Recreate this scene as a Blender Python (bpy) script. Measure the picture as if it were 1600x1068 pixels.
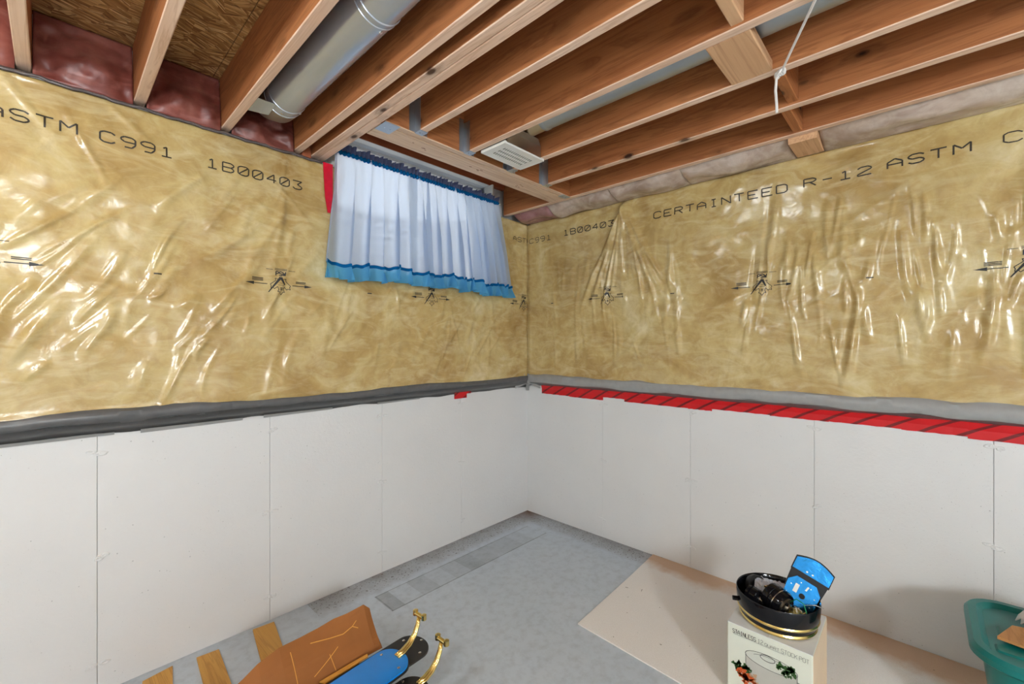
import bpy, math, random
import numpy as np
from mathutils import Vector, Matrix, noise as mnoise

scene = bpy.context.scene
for o in list(bpy.data.objects):
    bpy.data.objects.remove(o)
COL = scene.collection
R = math.radians
rng = random.Random(7)

# ------------------------------------------------------------------ camera
CAM = Vector((-2.666, -2.348, 1.379))
cd = bpy.data.cameras.new('camera'); cam = bpy.data.objects.new('camera', cd); COL.objects.link(cam)
cam.location = CAM
cam.rotation_euler = (R(90), 0, R(43.4 - 90))
cd.sensor_width = 36; cd.lens = 677.0 / 1600 * 36; cd.clip_start = 0.02
scene.camera = cam

# ------------------------------------------------------------------ world, sun, exposure
w = bpy.data.worlds.new('sky'); scene.world = w; w.use_nodes = True
wn = w.node_tree.nodes; wl = w.node_tree.links
bg = wn['Background']
bg.inputs[0].default_value = (.90, .95, 1.0, 1)      # hazy bright sky
bg.inputs[1].default_value = 2.6
sd = bpy.data.lights.new('sun', 'SUN'); sun = bpy.data.objects.new('sun', sd); COL.objects.link(sun)
sd.energy = 15.0; sd.angle = R(1.0); sd.color = (1, .96, .9)
sun.rotation_euler = (R(38), 0, R(200))
sun.location = (0, 5, 6)
LAMP_POWER = (300, 250, 122)      # emission strength: bare key bulb, added fill bulb, added fill globe
vs = scene.view_settings
vs.view_transform = 'Standard'; vs.look = 'None'; vs.gamma = 1.0; vs.exposure = 0.04
vs.use_curve_mapping = False

# ------------------------------------------------------------------ helpers
def s2l(c):
    return tuple(((v / 255) / 12.92 if v / 255 <= .04045 else ((v / 255 + .055) / 1.055) ** 2.4) for v in c)

class MB:
    def __init__(s): s.v = []; s.f = []
    def add(s, vs_, fs_):
        n = len(s.v); s.v += [tuple(p) for p in vs_]; s.f += [tuple(i + n for i in f) for f in fs_]; return s
    def box(s, x0, x1, y0, y1, z0, z1):
        return s.add([(x0,y0,z0),(x1,y0,z0),(x1,y1,z0),(x0,y1,z0),(x0,y0,z1),(x1,y0,z1),(x1,y1,z1),(x0,y1,z1)],
                     [(0,3,2,1),(4,5,6,7),(0,1,5,4),(1,2,6,5),(2,3,7,6),(3,0,4,7)])
    def bbox(s, x0, x1, y0, y1, z0, z1, c=.003, axis='y'):
        # box with chamfered long edges along the given axis
        def ring(a0, a1, b0, b1):
            return [(a0+c,b0),(a1-c,b0),(a1,b0+c),(a1,b1-c),(a1-c,b1),(a0+c,b1),(a0,b1-c),(a0,b0+c)]
        if axis == 'y': r = ring(x0,x1,z0,z1)[::-1]; P = [(a,y0,b) for a,b in r] + [(a,y1,b) for a,b in r]
        elif axis == 'x': r = ring(y0,y1,z0,z1); P = [(x0,a,b) for a,b in r] + [(x1,a,b) for a,b in r]
        else: r = ring(x0,x1,y0,y1); P = [(a,b,z0) for a,b in r] + [(a,b,z1) for a,b in r]
        F = [(i,(i+1)%8,(i+1)%8+8,i+8) for i in range(8)] + [tuple(range(7,-1,-1)), tuple(range(8,16))]
        return s.add(P, F)
    def prism(s, poly, h0, h1, fn=None):
        # extrude a 2D polygon from h0 to h1; fn maps (a,b,h)->xyz
        fn = fn or (lambda a,b,h: (a,b,h)); n = len(poly)
        P = [fn(a,b,h0) for a,b in poly] + [fn(a,b,h1) for a,b in poly]
        return s.add(P, [(i,(i+1)%n,(i+1)%n+n,i+n) for i in range(n)] + [tuple(range(n-1,-1,-1)), tuple(range(n,2*n))])
    def tube(s, pts, r, n=10, caps=True):
        pts = [Vector(p) for p in pts]; m = len(pts)
        rr = r if isinstance(r, (list, tuple)) else [r]*m
        t = (pts[1]-pts[0]).normalized(); u = t.orthogonal().normalized(); base = len(s.v)
        for i, p in enumerate(pts):
            t = ((pts[min(i+1,m-1)] - pts[max(i-1,0)])).normalized()
            u = (u - t*u.dot(t)).normalized(); w_ = t.cross(u)
            for k in range(n):
                a = 2*math.pi*k/n; q = p + (u*math.cos(a) + w_*math.sin(a))*rr[i]; s.v.append(tuple(q))
        for i in range(m-1):
            for k in range(n):
                a = base+i*n+k; b = base+i*n+(k+1)%n; s.f.append((a,b,b+n,a+n))
        if caps: s.f.append(tuple(base+k for k in range(n-1,-1,-1))); s.f.append(tuple(base+(m-1)*n+k for k in range(n)))
        return s
    def lathe(s, prof, n=32, M=None, closed=False):
        base = len(s.v); m = len(prof)
        for r, z in prof:
            for k in range(n):
                a = 2*math.pi*k/n; p = Vector((r*math.cos(a), r*math.sin(a), z))
                s.v.append(tuple(M @ p if M else p))
        for i in range(m-1 if not closed else m):
            j = (i+1) % m
            for k in range(n):
                s.f.append((base+i*n+k, base+i*n+(k+1)%n, base+j*n+(k+1)%n, base+j*n+k))
        if not closed:
            s.f.append(tuple(base+k for k in range(n-1,-1,-1))); s.f.append(tuple(base+(m-1)*n+k for k in range(n)))
        return s
    def grid(s, fn, us, vs_):
        base = len(s.v); nu = len(us); nv = len(vs_)
        for b in vs_:
            for a in us: s.v.append(tuple(fn(a,b)))
        for j in range(nv-1):
            for i in range(nu-1):
                a = base+j*nu+i; s.f.append((a,a+1,a+nu+1,a+nu))
        return s
    def xf(s, M, start=0):
        for i in range(start, len(s.v)): s.v[i] = tuple(M @ Vector(s.v[i]))
        return s
    def build(s, name, mat, parent=None, origin=None, smooth=False, solid=0, kind=None, label=None):
        o = Vector(origin) if origin is not None else (Vector((0,0,0)) if parent is None else None)
        if parent is not None:
            po = parent
            off = Vector((0,0,0))
            while po: off += po.location; po = po.parent
            o = off
        me = bpy.data.meshes.new(name)
        me.from_pydata([(p[0]-o.x, p[1]-o.y, p[2]-o.z) for p in s.v], [], s.f); me.update()
        ob = bpy.data.objects.new(name, me); COL.objects.link(ob)
        if parent is not None: ob.parent = parent
        else: ob.location = o
        if mat: me.materials.append(mat)
        if smooth: me.shade_smooth() if smooth is True else me.shade_auto_smooth(smooth) if hasattr(me,'shade_auto_smooth') else me.shade_smooth()
        if solid:
            md = ob.modifiers.new('thickness','SOLIDIFY'); md.thickness = solid; md.offset = 0
        if kind: ob['kind'] = kind
        if label: ob['label'] = label
        return ob

def sharp(ob, ang=40):
    # smooth shading with sharp edges above the angle
    me = ob.data; me.shade_smooth(); me.set_sharp_from_angle(angle=R(ang)); return ob
def thing(name, loc, label, cat, group=None):
    o = bpy.data.objects.new(name, None); COL.objects.link(o); o.location = loc; o.empty_display_size = .1
    return tag(o, label, cat, group)
def tag(o, label, cat, group=None):
    o['label'] = label; o['category'] = cat
    if group: o['group'] = group
    return o
def smooth01(t): t = np.clip(t, 0, 1); return t*t*(3-2*t)

# ------------------------------------------------------------------ materials
class NT:
    def __init__(s, name):
        s.m = bpy.data.materials.new(name); s.m.use_nodes = True; s.t = s.m.node_tree
        s.b = s.t.nodes['Principled BSDF']; s.out = s.t.nodes['Material Output']
    def n(s, typ, **kw):
        x = s.t.nodes.new('ShaderNode'+typ)
        for k, v in kw.items():
            if k == 'ins':
                for i, val in v.items():
                    if isinstance(val, bpy.types.NodeSocket): s.t.links.new(val, x.inputs[i])
                    else: x.inputs[i].default_value = val
            else: setattr(x, k, v)
        return x
    def link(s, a, b): s.t.links.new(a, b)
    def math(s, op, a, b=0.0, c=0.0, clamp=False):
        return s.n('Math', operation=op, use_clamp=clamp, ins={0:a,1:b,2:c}).outputs[0]
    def ramp(s, fac, stops):
        r = s.n('ValToRGB', ins={0:fac}); e = r.color_ramp.elements
        while len(e) < len(stops): e.new(.5)
        for el, (p, c) in zip(e, stops): el.position = p; el.color = (*c, 1) if len(c) == 3 else c
        return r.outputs[0]
    def mix(s, fac, a, b, blend='MIX'):
        x = s.n('Mix', data_type='RGBA', blend_type=blend)
        for sock, v in ((x.inputs[0],fac),(x.inputs[6],a),(x.inputs[7],b)):
            if isinstance(v, bpy.types.NodeSocket): s.link(v, sock)
            else: sock.default_value = v if not isinstance(v, tuple) else (*v, 1) if len(v) == 3 else v
        return x.outputs[2]
    def coords(s, rand=True, scale=(1,1,1), rot=(0,0,0), world=False):
        if world: src = s.n('NewGeometry').outputs['Position']
        else: src = s.n('TexCoord').outputs['Object']
        if rand and not world:
            rnd = s.n('ObjectInfo').outputs['Random']
            off = s.n('CombineXYZ', ins={0:s.math('MULTIPLY',rnd,17.3),1:s.math('MULTIPLY',rnd,41.7),2:s.math('MULTIPLY',rnd,29.1)}).outputs[0]
            src = s.n('VectorMath', operation='ADD', ins={0:src,1:off}).outputs[0]
        return s.n('Mapping', ins={0:src,2:rot,3:scale}).outputs[0]
    def noise(s, vec, scale, detail=4, rough=.55, dist=0):
        return s.n('TexNoise', ins={'Vector':vec,'Scale':scale,'Detail':detail,'Roughness':rough,'Distortion':dist}).outputs[0]
    def bump(s, h, strength=.3, dist=.01, normal=None):
        x = s.n('Bump', ins={'Strength':strength,'Distance':dist,'Height':h})
        if normal: s.link(normal, x.inputs['Normal'])
        return x.outputs[0]
    def base(s, c): 
        if isinstance(c, bpy.types.NodeSocket): s.link(c, s.b.inputs['Base Color'])
        else: s.b.inputs['Base Color'].default_value = (*c, 1)
    def set(s, **kw):
        for k, v in kw.items():
            i = s.b.inputs[k.replace('_',' ')]
            if isinstance(v, bpy.types.NodeSocket): s.link(v, i)
            else: i.default_value = v
        return s

def plain(name, c, rough=.5, metal=0, spec=.5, var=.08, bump=0, scale=40, coat=0):
    t = NT(name); v = t.coords()
    nz = t.noise(v, scale, 3)
    t.base(t.mix(nz, tuple(x*(1-var) for x in c), tuple(min(1,x*(1+var)) for x in c)))
    t.set(Roughness=rough, Metallic=metal, Coat_Weight=coat)
    t.b.inputs['Specular IOR Level'].default_value = spec
    if bump: t.set(Normal=t.bump(nz, bump, .003))
    return t.m

def wood(name, axis, dark, mid, light, knots=True, rough=.62):
    t = NT(name)
    al, ac = .55, 9
    sc = {'x':(al,ac,ac),'y':(ac,al,ac),'z':(ac,ac,al)}[axis]
    v = t.coords(scale=sc)
    kn = None
    if knots:
        ks = {'x':(1.7,3.4,3.4),'y':(3.4,1.7,3.4),'z':(3.4,3.4,1.7)}[axis]
        kv = t.coords(scale=ks)
        vor = t.n('TexVoronoi', ins={'Vector':kv,'Scale':2.3,'Randomness':1.0}).outputs['Distance']
        kn = t.ramp(vor, [(0,(1,1,1)),(.07,(1,1,1)),(.125,(.35,.35,.35)),(.30,(0,0,0))])
    g = t.noise(v, 1.6, 5, .6, .8)
    if kn: g = t.math('ADD', g, t.math('MULTIPLY', kn, .25))
    w1 = t.math('FRACT', t.math('MULTIPLY', g, 7.0))
    w1 = t.math('ABSOLUTE', t.math('SUBTRACT', w1, .5))
    c = t.mix(t.ramp(g,[(.3,(0,0,0)),(.7,(1,1,1))]), mid, light)
    c = t.mix(t.math('MULTIPLY', t.ramp(w1,[(.0,(1,1,1)),(.25,(0,0,0))]), .42), c, dark)
    fs = {'x':(3,120,120),'y':(120,3,120),'z':(120,120,3)}[axis]
    fine = t.noise(t.coords(scale=fs), 1.0, 3)
    c = t.mix(t.math('MULTIPLY', t.math('SUBTRACT',fine,.45,clamp=True), .8), c, dark)
    big = t.noise(t.coords(scale=(1,1,1)), 1.3, 2)
    c = t.mix(t.math('MULTIPLY', big, .35), c, mid)
    if kn: c = t.mix(kn, c, tuple(x*.22 for x in dark))
    t.base(c); t.set(Roughness=rough, Normal=t.bump(fine,.15,.002))
    t.b.inputs['Specular IOR Level'].default_value = .3
    return t.m

W_D, W_M, W_L = s2l((98,48,24)), s2l((166,102,60)), s2l((190,126,78))
M_joist = wood('spruce_joist_wood','y', W_D, W_M, W_L)
M_edge = wood('joist_wood_painted_light','y', s2l((176,126,92)), s2l((226,190,162)), s2l((240,212,190)))  # joist wood paled to carry light on the undersides
M_underlitx = wood('cross_wood_painted_light','x', s2l((164,112,76)), s2l((222,190,160)), s2l((236,210,186)), knots=False)  # same painted-in light for the header's lower face and flat board
M_joistx = wood('spruce_cross_wood','x', W_D, W_M, W_L)
M_block = wood('pine_block_wood','x', s2l((150,95,60)), s2l((205,160,120)), s2l((225,185,145)), knots=False)
M_rim = wood('rim_board_wood','x', s2l((110,50,28)), s2l((150,80,50)), s2l((170,100,65)), knots=False)

def osb():
    t = NT('osb_sheathing')
    v = t.coords(rand=False, world=True, scale=(1,1,1))
    cells = t.n('TexVoronoi', ins={'Vector':v,'Scale':15,'Randomness':1})
    ang = t.math('MULTIPLY', t.math('SUBTRACT', t.n('SeparateColor', ins={0:cells.outputs['Color']}).outputs[0], .5), 1.5)
    rv = t.n('VectorRotate', rotation_type='Z_AXIS', ins={'Vector':v,'Angle':ang}).outputs[0]
    mp = t.n('Mapping', ins={0:rv,3:(1,9,1)}).outputs[0]
    st = t.n('TexVoronoi', ins={'Vector':mp,'Scale':13,'Randomness':1})
    val = t.n('SeparateColor', ins={0:st.outputs['Color']}).outputs[0]
    c = t.ramp(val, [(0,s2l((136,90,46))),(.35,s2l((168,120,68))),(.7,s2l((200,154,94))),(1,s2l((228,188,130)))])
    ed = t.ramp(st.outputs['Distance'], [(.35,(0,0,0)),(.75,(1,1,1))])
    c = t.mix(t.math('MULTIPLY', ed, .35), c, s2l((90,54,26)))
    fl = t.noise(t.n('Mapping', ins={0:rv,3:(6,60,6)}).outputs[0], 3, 3)
    c = t.mix(t.math('MULTIPLY', t.math('GREATER_THAN', fl, .64), .7), c, s2l((66,36,16)))
    t.base(c); t.set(Roughness=.75, Normal=t.bump(val,.35,.004)); return t.m
M_osb = osb()

def concrete_paint():
    t = NT('white_painted_concrete'); v = t.coords(world=True)
    a = t.noise(v, 2.2, 5, .6); b = t.noise(v, 60, 4, .6)
    c = t.mix(a, s2l((214,214,214)), s2l((226,226,225)))
    pits = t.n('TexVoronoi', ins={'Vector':v,'Scale':26}).outputs['Distance']
    pm = t.ramp(pits, [(0,(1,1,1)),(.045,(1,1,1)),(.06,(0,0,0))])
    sel = t.math('GREATER_THAN', t.noise(v, 9, 2), .50)
    pm2 = t.math('MULTIPLY', pm, sel)
    c = t.mix(t.math('MULTIPLY', pm2, .45), c, s2l((120,120,120)))
    zz = t.n('SeparateXYZ', ins={0:v}).outputs[2]
    sp = t.math('MULTIPLY', t.math('GREATER_THAN', t.noise(v, 190, 2), .70), t.math('LESS_THAN', a, .5))
    c = t.mix(t.math('MULTIPLY', sp, .38), c, s2l((110,105,100)))
    t.base(c)
    hh = t.math('SUBTRACT', t.math('ADD', t.math('MULTIPLY', a, .6), t.math('MULTIPLY', b, .25)), t.math('MULTIPLY', pm2, .6))
    t.set(Roughness=.6, Normal=t.bump(hh,.6,.008)); t.b.inputs['Specular IOR Level'].default_value = .3
    return t.m
M_conc = concrete_paint()

def floor_mat():
    t = NT('grey_painted_floor'); v = t.coords(world=True)
    xyz = t.n('SeparateXYZ', ins={0:v}).outputs; X, Y = xyz[0], xyz[1]
    a = t.noise(v, 1.6, 6, .62); b = t.noise(v, 22, 5, .65); d = t.noise(v, 7, 4, .6)
    c = t.mix(a, s2l((178,190,201)), s2l((210,219,228)))
    c = t.mix(t.math('MULTIPLY', t.math('SUBTRACT', b, .45, clamp=True), .9), c, s2l((110,112,116)))
    # old ladder-like paint marks near the window wall
    inx = t.math('MULTIPLY', t.math('GREATER_THAN', X, -1.47), t.math('LESS_THAN', X, -.22))
    iny = t.math('MULTIPLY', t.math('GREATER_THAN', Y, -.375), t.math('LESS_THAN', Y, -.20))
    cell = t.math('FLOOR', t.math('MULTIPLY', X, 8.6))
    wn_ = t.n('TexWhiteNoise', noise_dimensions='1D', ins={'W':cell}).outputs[0]
    inside = t.math('MULTIPLY', inx, iny)
    tone = t.math('MULTIPLY', t.math('MULTIPLY', inside, wn_), t.math('ADD', d, .1))
    c = t.mix(t.math('MULTIPLY', tone, .75, clamp=True), c, s2l((112,117,122)))
    def line(co, pos, wd): return t.math('LESS_THAN', t.math('ABSOLUTE', t.math('SUBTRACT', co, pos)), wd)
    ln = t.math('ADD', t.math('ADD', line(Y,-.375,.004), line(Y,-.20,.003)), t.math('MULTIPLY', line(X,-1.47,.005), iny))
    ln = t.math('MULTIPLY', ln, t.math('MULTIPLY', t.math('GREATER_THAN', X, -1.475), t.math('LESS_THAN', X, -.22)))
    c = t.mix(t.math('MULTIPLY', t.math('MULTIPLY', ln, d), .95, clamp=True), c, s2l((84,86,90)))
    # dirt lying along the foot of both walls
    dist = t.math('MINIMUM', t.math('MULTIPLY', Y, -1), t.math('MULTIPLY', X, -1))
    band = t.math('SUBTRACT', 1, t.math('DIVIDE', dist, .17), clamp=True)
    dn = t.math('MULTIPLY', t.math('POWER', band, .7), t.math('ADD', t.math('MULTIPLY', d, 1.0), .1), clamp=True)
    far = t.math('GREATER_THAN', X, -1.75)
    dn = t.math('MULTIPLY', dn, t.math('ADD', t.math('MULTIPLY', far, .75), .25))
    c = t.mix(dn, c, s2l((112,100,90)))
    sp = t.math('MULTIPLY', t.math('GREATER_THAN', t.noise(v, 75, 2, .6), .62), t.math('GREATER_THAN', band, .15))
    c = t.mix(t.math('MULTIPLY', t.math('MULTIPLY', sp, far), .7), c, s2l((70,48,34)))
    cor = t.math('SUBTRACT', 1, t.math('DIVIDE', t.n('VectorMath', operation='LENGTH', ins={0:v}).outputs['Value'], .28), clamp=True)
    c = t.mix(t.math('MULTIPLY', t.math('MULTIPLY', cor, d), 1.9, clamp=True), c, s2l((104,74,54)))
    t.base(c); t.set(Roughness=t.math('ADD', .42, t.math('MULTIPLY', b, .2)), Normal=t.bump(b,.12,.003))
    return t.m
M_floor = floor_mat()

def poly_insul(name, cols, rough=.19, fib=1.0):
    t = NT(name); v = t.coords(world=True)
    a = t.noise(v, 2.6, 5, .6, .8); b = t.noise(v, 11, 5, .65, 1.2); f = t.noise(v, 60, 5, .7, .5)
    st = t.noise(t.n('Mapping', ins={0:v,3:(1,1,2.6)}).outputs[0], 5, 5, .62, 1.6)
    c = t.ramp(a, [(.28,cols[0]),(.46,cols[1]),(.60,cols[2]),(.74,cols[3])])
    c = t.mix(t.math('MULTIPLY', t.math('SUBTRACT', b, .42, clamp=True), 1.5*fib, clamp=True), c, cols[0])
    c = t.mix(t.math('MULTIPLY', t.math('SUBTRACT', st, .46, clamp=True), 1.9*fib, clamp=True), c, cols[3])
    c = t.mix(t.math('MULTIPLY', t.math('SUBTRACT', f, .45, clamp=True), .4*fib, clamp=True), c, cols[1])
    t.base(c); t.set(Roughness=.6, Coat_Weight=1.0, Coat_Roughness=rough, Coat_IOR=1.5)
    t.b.inputs['Specular IOR Level'].default_value = .2
    n1 = t.bump(b, .16, .012); t.link(n1, t.b.inputs['Coat Normal'])
    t.link(t.bump(f, .12, .004), t.b.inputs['Normal'])
    return t.m
M_yel = poly_insul('yellow_fibreglass_under_clear_poly', [s2l((154,120,66)),s2l((184,156,98)),s2l((200,178,122)),s2l((220,206,164))])
M_pink = poly_insul('dark_pink_fibreglass', [s2l((92,38,30)),s2l((128,62,52)),s2l((150,84,72)),s2l((176,116,104))], .42)
M_pale = poly_insul('pale_pink_fibreglass_under_poly', [s2l((140,116,102)),s2l((172,150,136)),s2l((196,178,164)),s2l((218,206,196))], .18)
M_ink = plain('black_print_ink', (.012,.011,.010), .5, var=0)
M_ink2 = plain('faded_print_ink', s2l((50,42,30)), .5, var=0)

M_tapeD = plain('dark_grey_duct_tape', s2l((92,92,92)), .34, var=.25, bump=.2, scale=25)
M_tapeL = plain('light_grey_duct_tape', s2l((152,152,150)), .32, var=.15, bump=.2, scale=25)
def redtape():
    t = NT('red_sheathing_tape'); v = t.coords(world=True)
    d = t.n('VectorMath', operation='DOT_PRODUCT', ins={0:v,1:(.55,-.55,-.9)}).outputs['Value']
    f = t.math('FRACT', t.math('MULTIPLY', d, 15))
    b = t.math('LESS_THAN', f, .2)
    c = t.mix(t.noise(v,14,3), s2l((190,4,14)), s2l((214,10,22)))
    c = t.mix(t.math('MULTIPLY', b, .8), c, s2l((70,4,8)))
    t.base(c); t.set(Roughness=.4, Normal=t.bump(t.noise(v,30,3),.2,.003)); return t.m
M_red = redtape()
def carpet():
    t = NT('beige_carpet_remnant'); v = t.coords(world=True)
    xyz = t.n('SeparateXYZ', ins={0:v}).outputs
    f = t.noise(v, 260, 3, .7); a = t.noise(v, 2.4, 5, .6)
    c = t.mix(a, s2l((238,234,229)), s2l((246,243,239)))
    c = t.mix(t.math('MULTIPLY', t.math('SUBTRACT', f, .4, clamp=True), .8), c, s2l((208,196,182)))
    st = t.math('ADD', t.math('MULTIPLY', xyz[0], 1.0), t.math('MULTIPLY', a, .55))
    stm = t.ramp(t.math('ADD', st, -.08), [(0,(0,0,0)),(.12,(1,1,1))])
    c = t.mix(t.math('MULTIPLY', stm, .75), c, s2l((204,160,118)))
    sp = t.math('GREATER_THAN', t.noise(v, 38, 2), .74)
    c = t.mix(t.math('MULTIPLY', sp, .6), c, s2l((110,90,70)))
    t.base(c); t.set(Roughness=.95, Normal=t.bump(f,.5,.004)); t.b.inputs['Specular IOR Level'].default_value = .1
    return t.m
M_carpet = carpet()
def metal(name, c, rough=.3, an=None):
    t = NT(name); v = t.coords(scale=an or (1,1,1))
    nz = t.noise(v, 12, 4, .6)
    t.base(t.mix(nz, tuple(x*.82 for x in c), c)); t.set(Metallic=1.0, Roughness=t.math('ADD', rough-.06, t.math('MULTIPLY', nz, .14)))
    t.set(Normal=t.bump(nz,.05,.004)); return t.m
M_galv = metal('galvanised_steel', (.56,.62,.70), .22, (2,.3,2))
M_galv.node_tree.nodes['Principled BSDF'].inputs['Metallic'].default_value = .5
M_galv2 = metal('grey_galvanised_pipe', (.50,.55,.58), .45)
M_hang = metal('joist_hanger_steel', (.62,.68,.74), .42)
M_brass = metal('polished_brass', (.83,.64,.24), .2)
M_chrome = metal('screw_steel', (.75,.75,.76), .25)
M_black = plain('gloss_black_enamel', (.006,.006,.008), .12, var=.1, spec=.32)
M_blackm = plain('matt_black', (.014,.013,.013), .45, var=.2)
M_blue = plain('blue_painted_blade', s2l((10,132,226)), .26, var=.10, scale=14, coat=.3)
M_bluesteel = metal('blue_reflective_steel', (.03,.25,.62), .2, (1.5,1.5,1.5)); M_bluesteel.node_tree.nodes['Bump'].inputs['Strength'].default_value = .18; M_bluesteel.node_tree.nodes['Bump'].inputs['Distance'].default_value = .012
M_white = plain('white_enamel', s2l((236,236,230)), .35, var=.03)
M_dark = plain('dark_void', (.01,.01,.01), .8, var=0)
M_card = plain('brown_cardboard', s2l((150,92,40)), .75, var=.2, bump=.2, scale=9)
M_cardp = plain('pale_cardboard_edge', s2l((222,160,70)), .75, var=.1)
M_oak = wood('golden_oak_board','y', s2l((140,86,26)), s2l((196,142,62)), s2l((214,164,84)), knots=False, rough=.45)
M_rope = plain('white_cotton_cord', s2l((228,224,220)), .9, var=.08, scale=300, bump=.4)
M_boxw = plain('cream_printed_carton', s2l((222,226,212)), .45, var=.02)
M_boxt = plain('pale_carton_top', s2l((226,228,228)), .45, var=.03)
M_boxs = plain('tan_carton_side', s2l((228,204,174)), .55, var=.14, scale=5)
M_teal = plain('teal_tote_plastic', s2l((0,112,108)), .38, var=.08, scale=60)
M_board = wood('brown_hardboard','x', s2l((140,92,50)), s2l((186,132,80)), s2l((200,150,96)), knots=False)
M_glassbulb = None

def curtain_mat(name, c, tr, transp):
    t = NT(name); v = t.coords(scale=(1,1,1))
    wv = t.noise(t.n('Mapping', ins={0:v,3:(260,260,260)}).outputs[0], 2, 2)
    col = t.mix(wv, tuple(x*.9 for x in c), c)
    d = t.n('BsdfDiffuse', ins={0:col}); tl = t.n('BsdfTranslucent', ins={0:col}); tp = t.n('BsdfTransparent')
    m1 = t.n('MixShader', ins={0:tr,1:d.outputs[0],2:tl.outputs[0]}); m2 = t.n('MixShader', ins={0:transp,1:m1.outputs[0],2:tp.outputs[0]})
    t.link(m2.outputs[0], t.out.inputs[0]); return t.m
M_sheer = curtain_mat('sheer_pale_blue_cotton', s2l((206,221,243)), .58, .13)
M_ruff = curtain_mat('sky_blue_ruffle_cotton', s2l((112,194,238)), .55, .05)
M_band = curtain_mat('deep_blue_trim', s2l((20,104,164)), .3, 0)
def pane_mat():
    t = NT('window_glass'); g = t.n('BsdfGlossy', ins={1:.02}); tp = t.n('BsdfTransparent'); fr = t.n('Fresnel', ins={0:1.45})
    m = t.n('MixShader', ins={0:fr.outputs[0],1:tp.outputs[0],2:g.outputs[0]}); t.link(m.outputs[0], t.out.inputs[0]); return t.m
M_pane = pane_mat()
M_poly = None
def lampmat(k):
    t = NT('glowing_bulb_glass'); t.base((1,1,1)); t.set(Emission_Color=(.885,.965,1.0,1), Emission_Strength=k); return t.m

# ------------------------------------------------------------------ room shell
EX = -5.6; EY = -5.6           # far ends of the basement, behind the camera
ZJ = 2.345; ZF = 2.58          # joist undersides, subfloor underside
fl = MB().box(EX,0.2,EY,0.2,-.12,0).build('floor', M_floor, origin=(0,0,-.12), kind='structure')

seamsL = [0,-.70,-1.315,-1.93,-2.549,-3.166,-3.783,-4.40,-5.017,EX]
seamsR = [0,-.71,-1.324,-1.949,-2.564,-3.18,-3.797,-4.414,-5.03,EY]
WX0, WX1, WZ0, WZ1 = -1.62, -.46, 1.765, 2.532     # window opening
wb = MB(); wb.box(EX,WX0,.02,.22,0,ZF); wb.box(WX1,.22,.02,.22,0,ZF); wb.box(WX0,WX1,.02,.22,0,WZ0); wb.box(WX0,WX1,.02,.22,WZ1,ZF)
wallL = wb.build('wall_left', M_conc, kind='structure')
wallR = MB().box(.02,.22,EY,.02,0,ZF).build('wall_right', M_conc, kind='structure')
MB().box(EX-.2,EX,EY,.22,0,ZF).build('wall_back', M_conc, kind='structure')
MB().box(EX-.2,.22,EY-.2,EY,0,ZF).build('wall_rear', M_conc, kind='structure')
g = .0006
for i in range(len(seamsL)-1):
    a, b = seamsL[i+1], seamsL[i]
    MB().bbox(a+g,b-g if i else .0195,0,.0195,.001,1.085,.0011,'z').build('concrete_panel', M_conc, wallL)
for i in range(len(seamsR)-1):
    a, b = seamsR[i+1], seamsR[i]
    MB().bbox(0,.0195,a+g,(b-g) if i else -.0005,.001,1.085,.0011,'z').build('concrete_panel', M_conc, wallR)
# form-tie scars: small raised blobs on each panel joint
def scar(seed):
    r = random.Random(seed); m = MB()
    for k in range(4):
        cx, cz = r.uniform(-.022,.022), r.uniform(-.008,.008); rx, rz = r.uniform(.010,.019), r.uniform(.006,.011); hh = r.uniform(.003,.006)
        n = 12; base = len(m.v)
        for rad, h in ((1,0),(.86,hh*.8),(.62,hh),(.38,hh*.35)):
            for j in range(n):
                a = 2*math.pi*j/n; q = rad*(1+.12*math.sin(3*a+k))
                m.v.append((cx+rx*q*math.cos(a), -h, cz+rz*q*math.sin(a)))
        for ri in range(3):
            for j in range(n): m.f.append((base+ri*n+j, base+ri*n+(j+1)%n, base+(ri+1)*n+(j+1)%n, base+(ri+1)*n+j))
        m.f.append(tuple(base+3*n+j for j in range(n)))
    me = bpy.data.meshes.new('form_tie_scar'); me.from_pydata(m.v, [], m.f); me.update(); me.shade_smooth(); me.materials.append(M_conc); return me
SC = [scar(i) for i in range(4)]
k = 0
for sx in seamsL[1:6]:
    for z in (.945,.538,.12):
        o = bpy.data.objects.new('form_tie_scar', SC[k%4]); COL.objects.link(o); o.parent = wallL; o.location = (sx,.0005,z+rng.uniform(-.006,.006)); k += 1
for sy in seamsR[1:6]:
    for z in (.945,.538,.12):
        o = bpy.data.objects.new('form_tie_scar', SC[k%4]); COL.objects.link(o); o.parent = wallR; o.location = (.0005,sy,z+rng.uniform(-.006,.006)); o.rotation_euler = (0,0,R(-90)); k += 1

ceil = MB().box(EX,.2,EY,.2,ZF+.016,ZF+.05).build('ceiling', M_osb, origin=(0,0,ZF+.016), kind='structure')
xs = [0.2,-.95,-3.39,EX]; ys_ = [.2,-.62,-1.84,-3.06,-4.28,EY]
for j in range(len(ys_)-1):
    sh = 0 if j%2 == 0 else 1.22
    cuts = sorted(set([.2,EX] + [x for x in (-.95-sh+1.22,-.95-sh,-3.39-sh,-3.39-sh+1.22) if EX+.3 < x < -.1]), reverse=True)
    for i in range(len(cuts)-1):
        MB().box(cuts[i+1]+.0015,cuts[i]-.0015,ys_[j+1]+.0015,ys_[j]-.0015,ZF,ZF+.0158).build('osb_panel', M_osb, ceil)

def paint_underlight(ob, mat):
    # lower faces get a paler wood that paints in light from below
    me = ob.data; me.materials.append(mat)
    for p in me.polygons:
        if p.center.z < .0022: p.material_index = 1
    return ob
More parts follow.
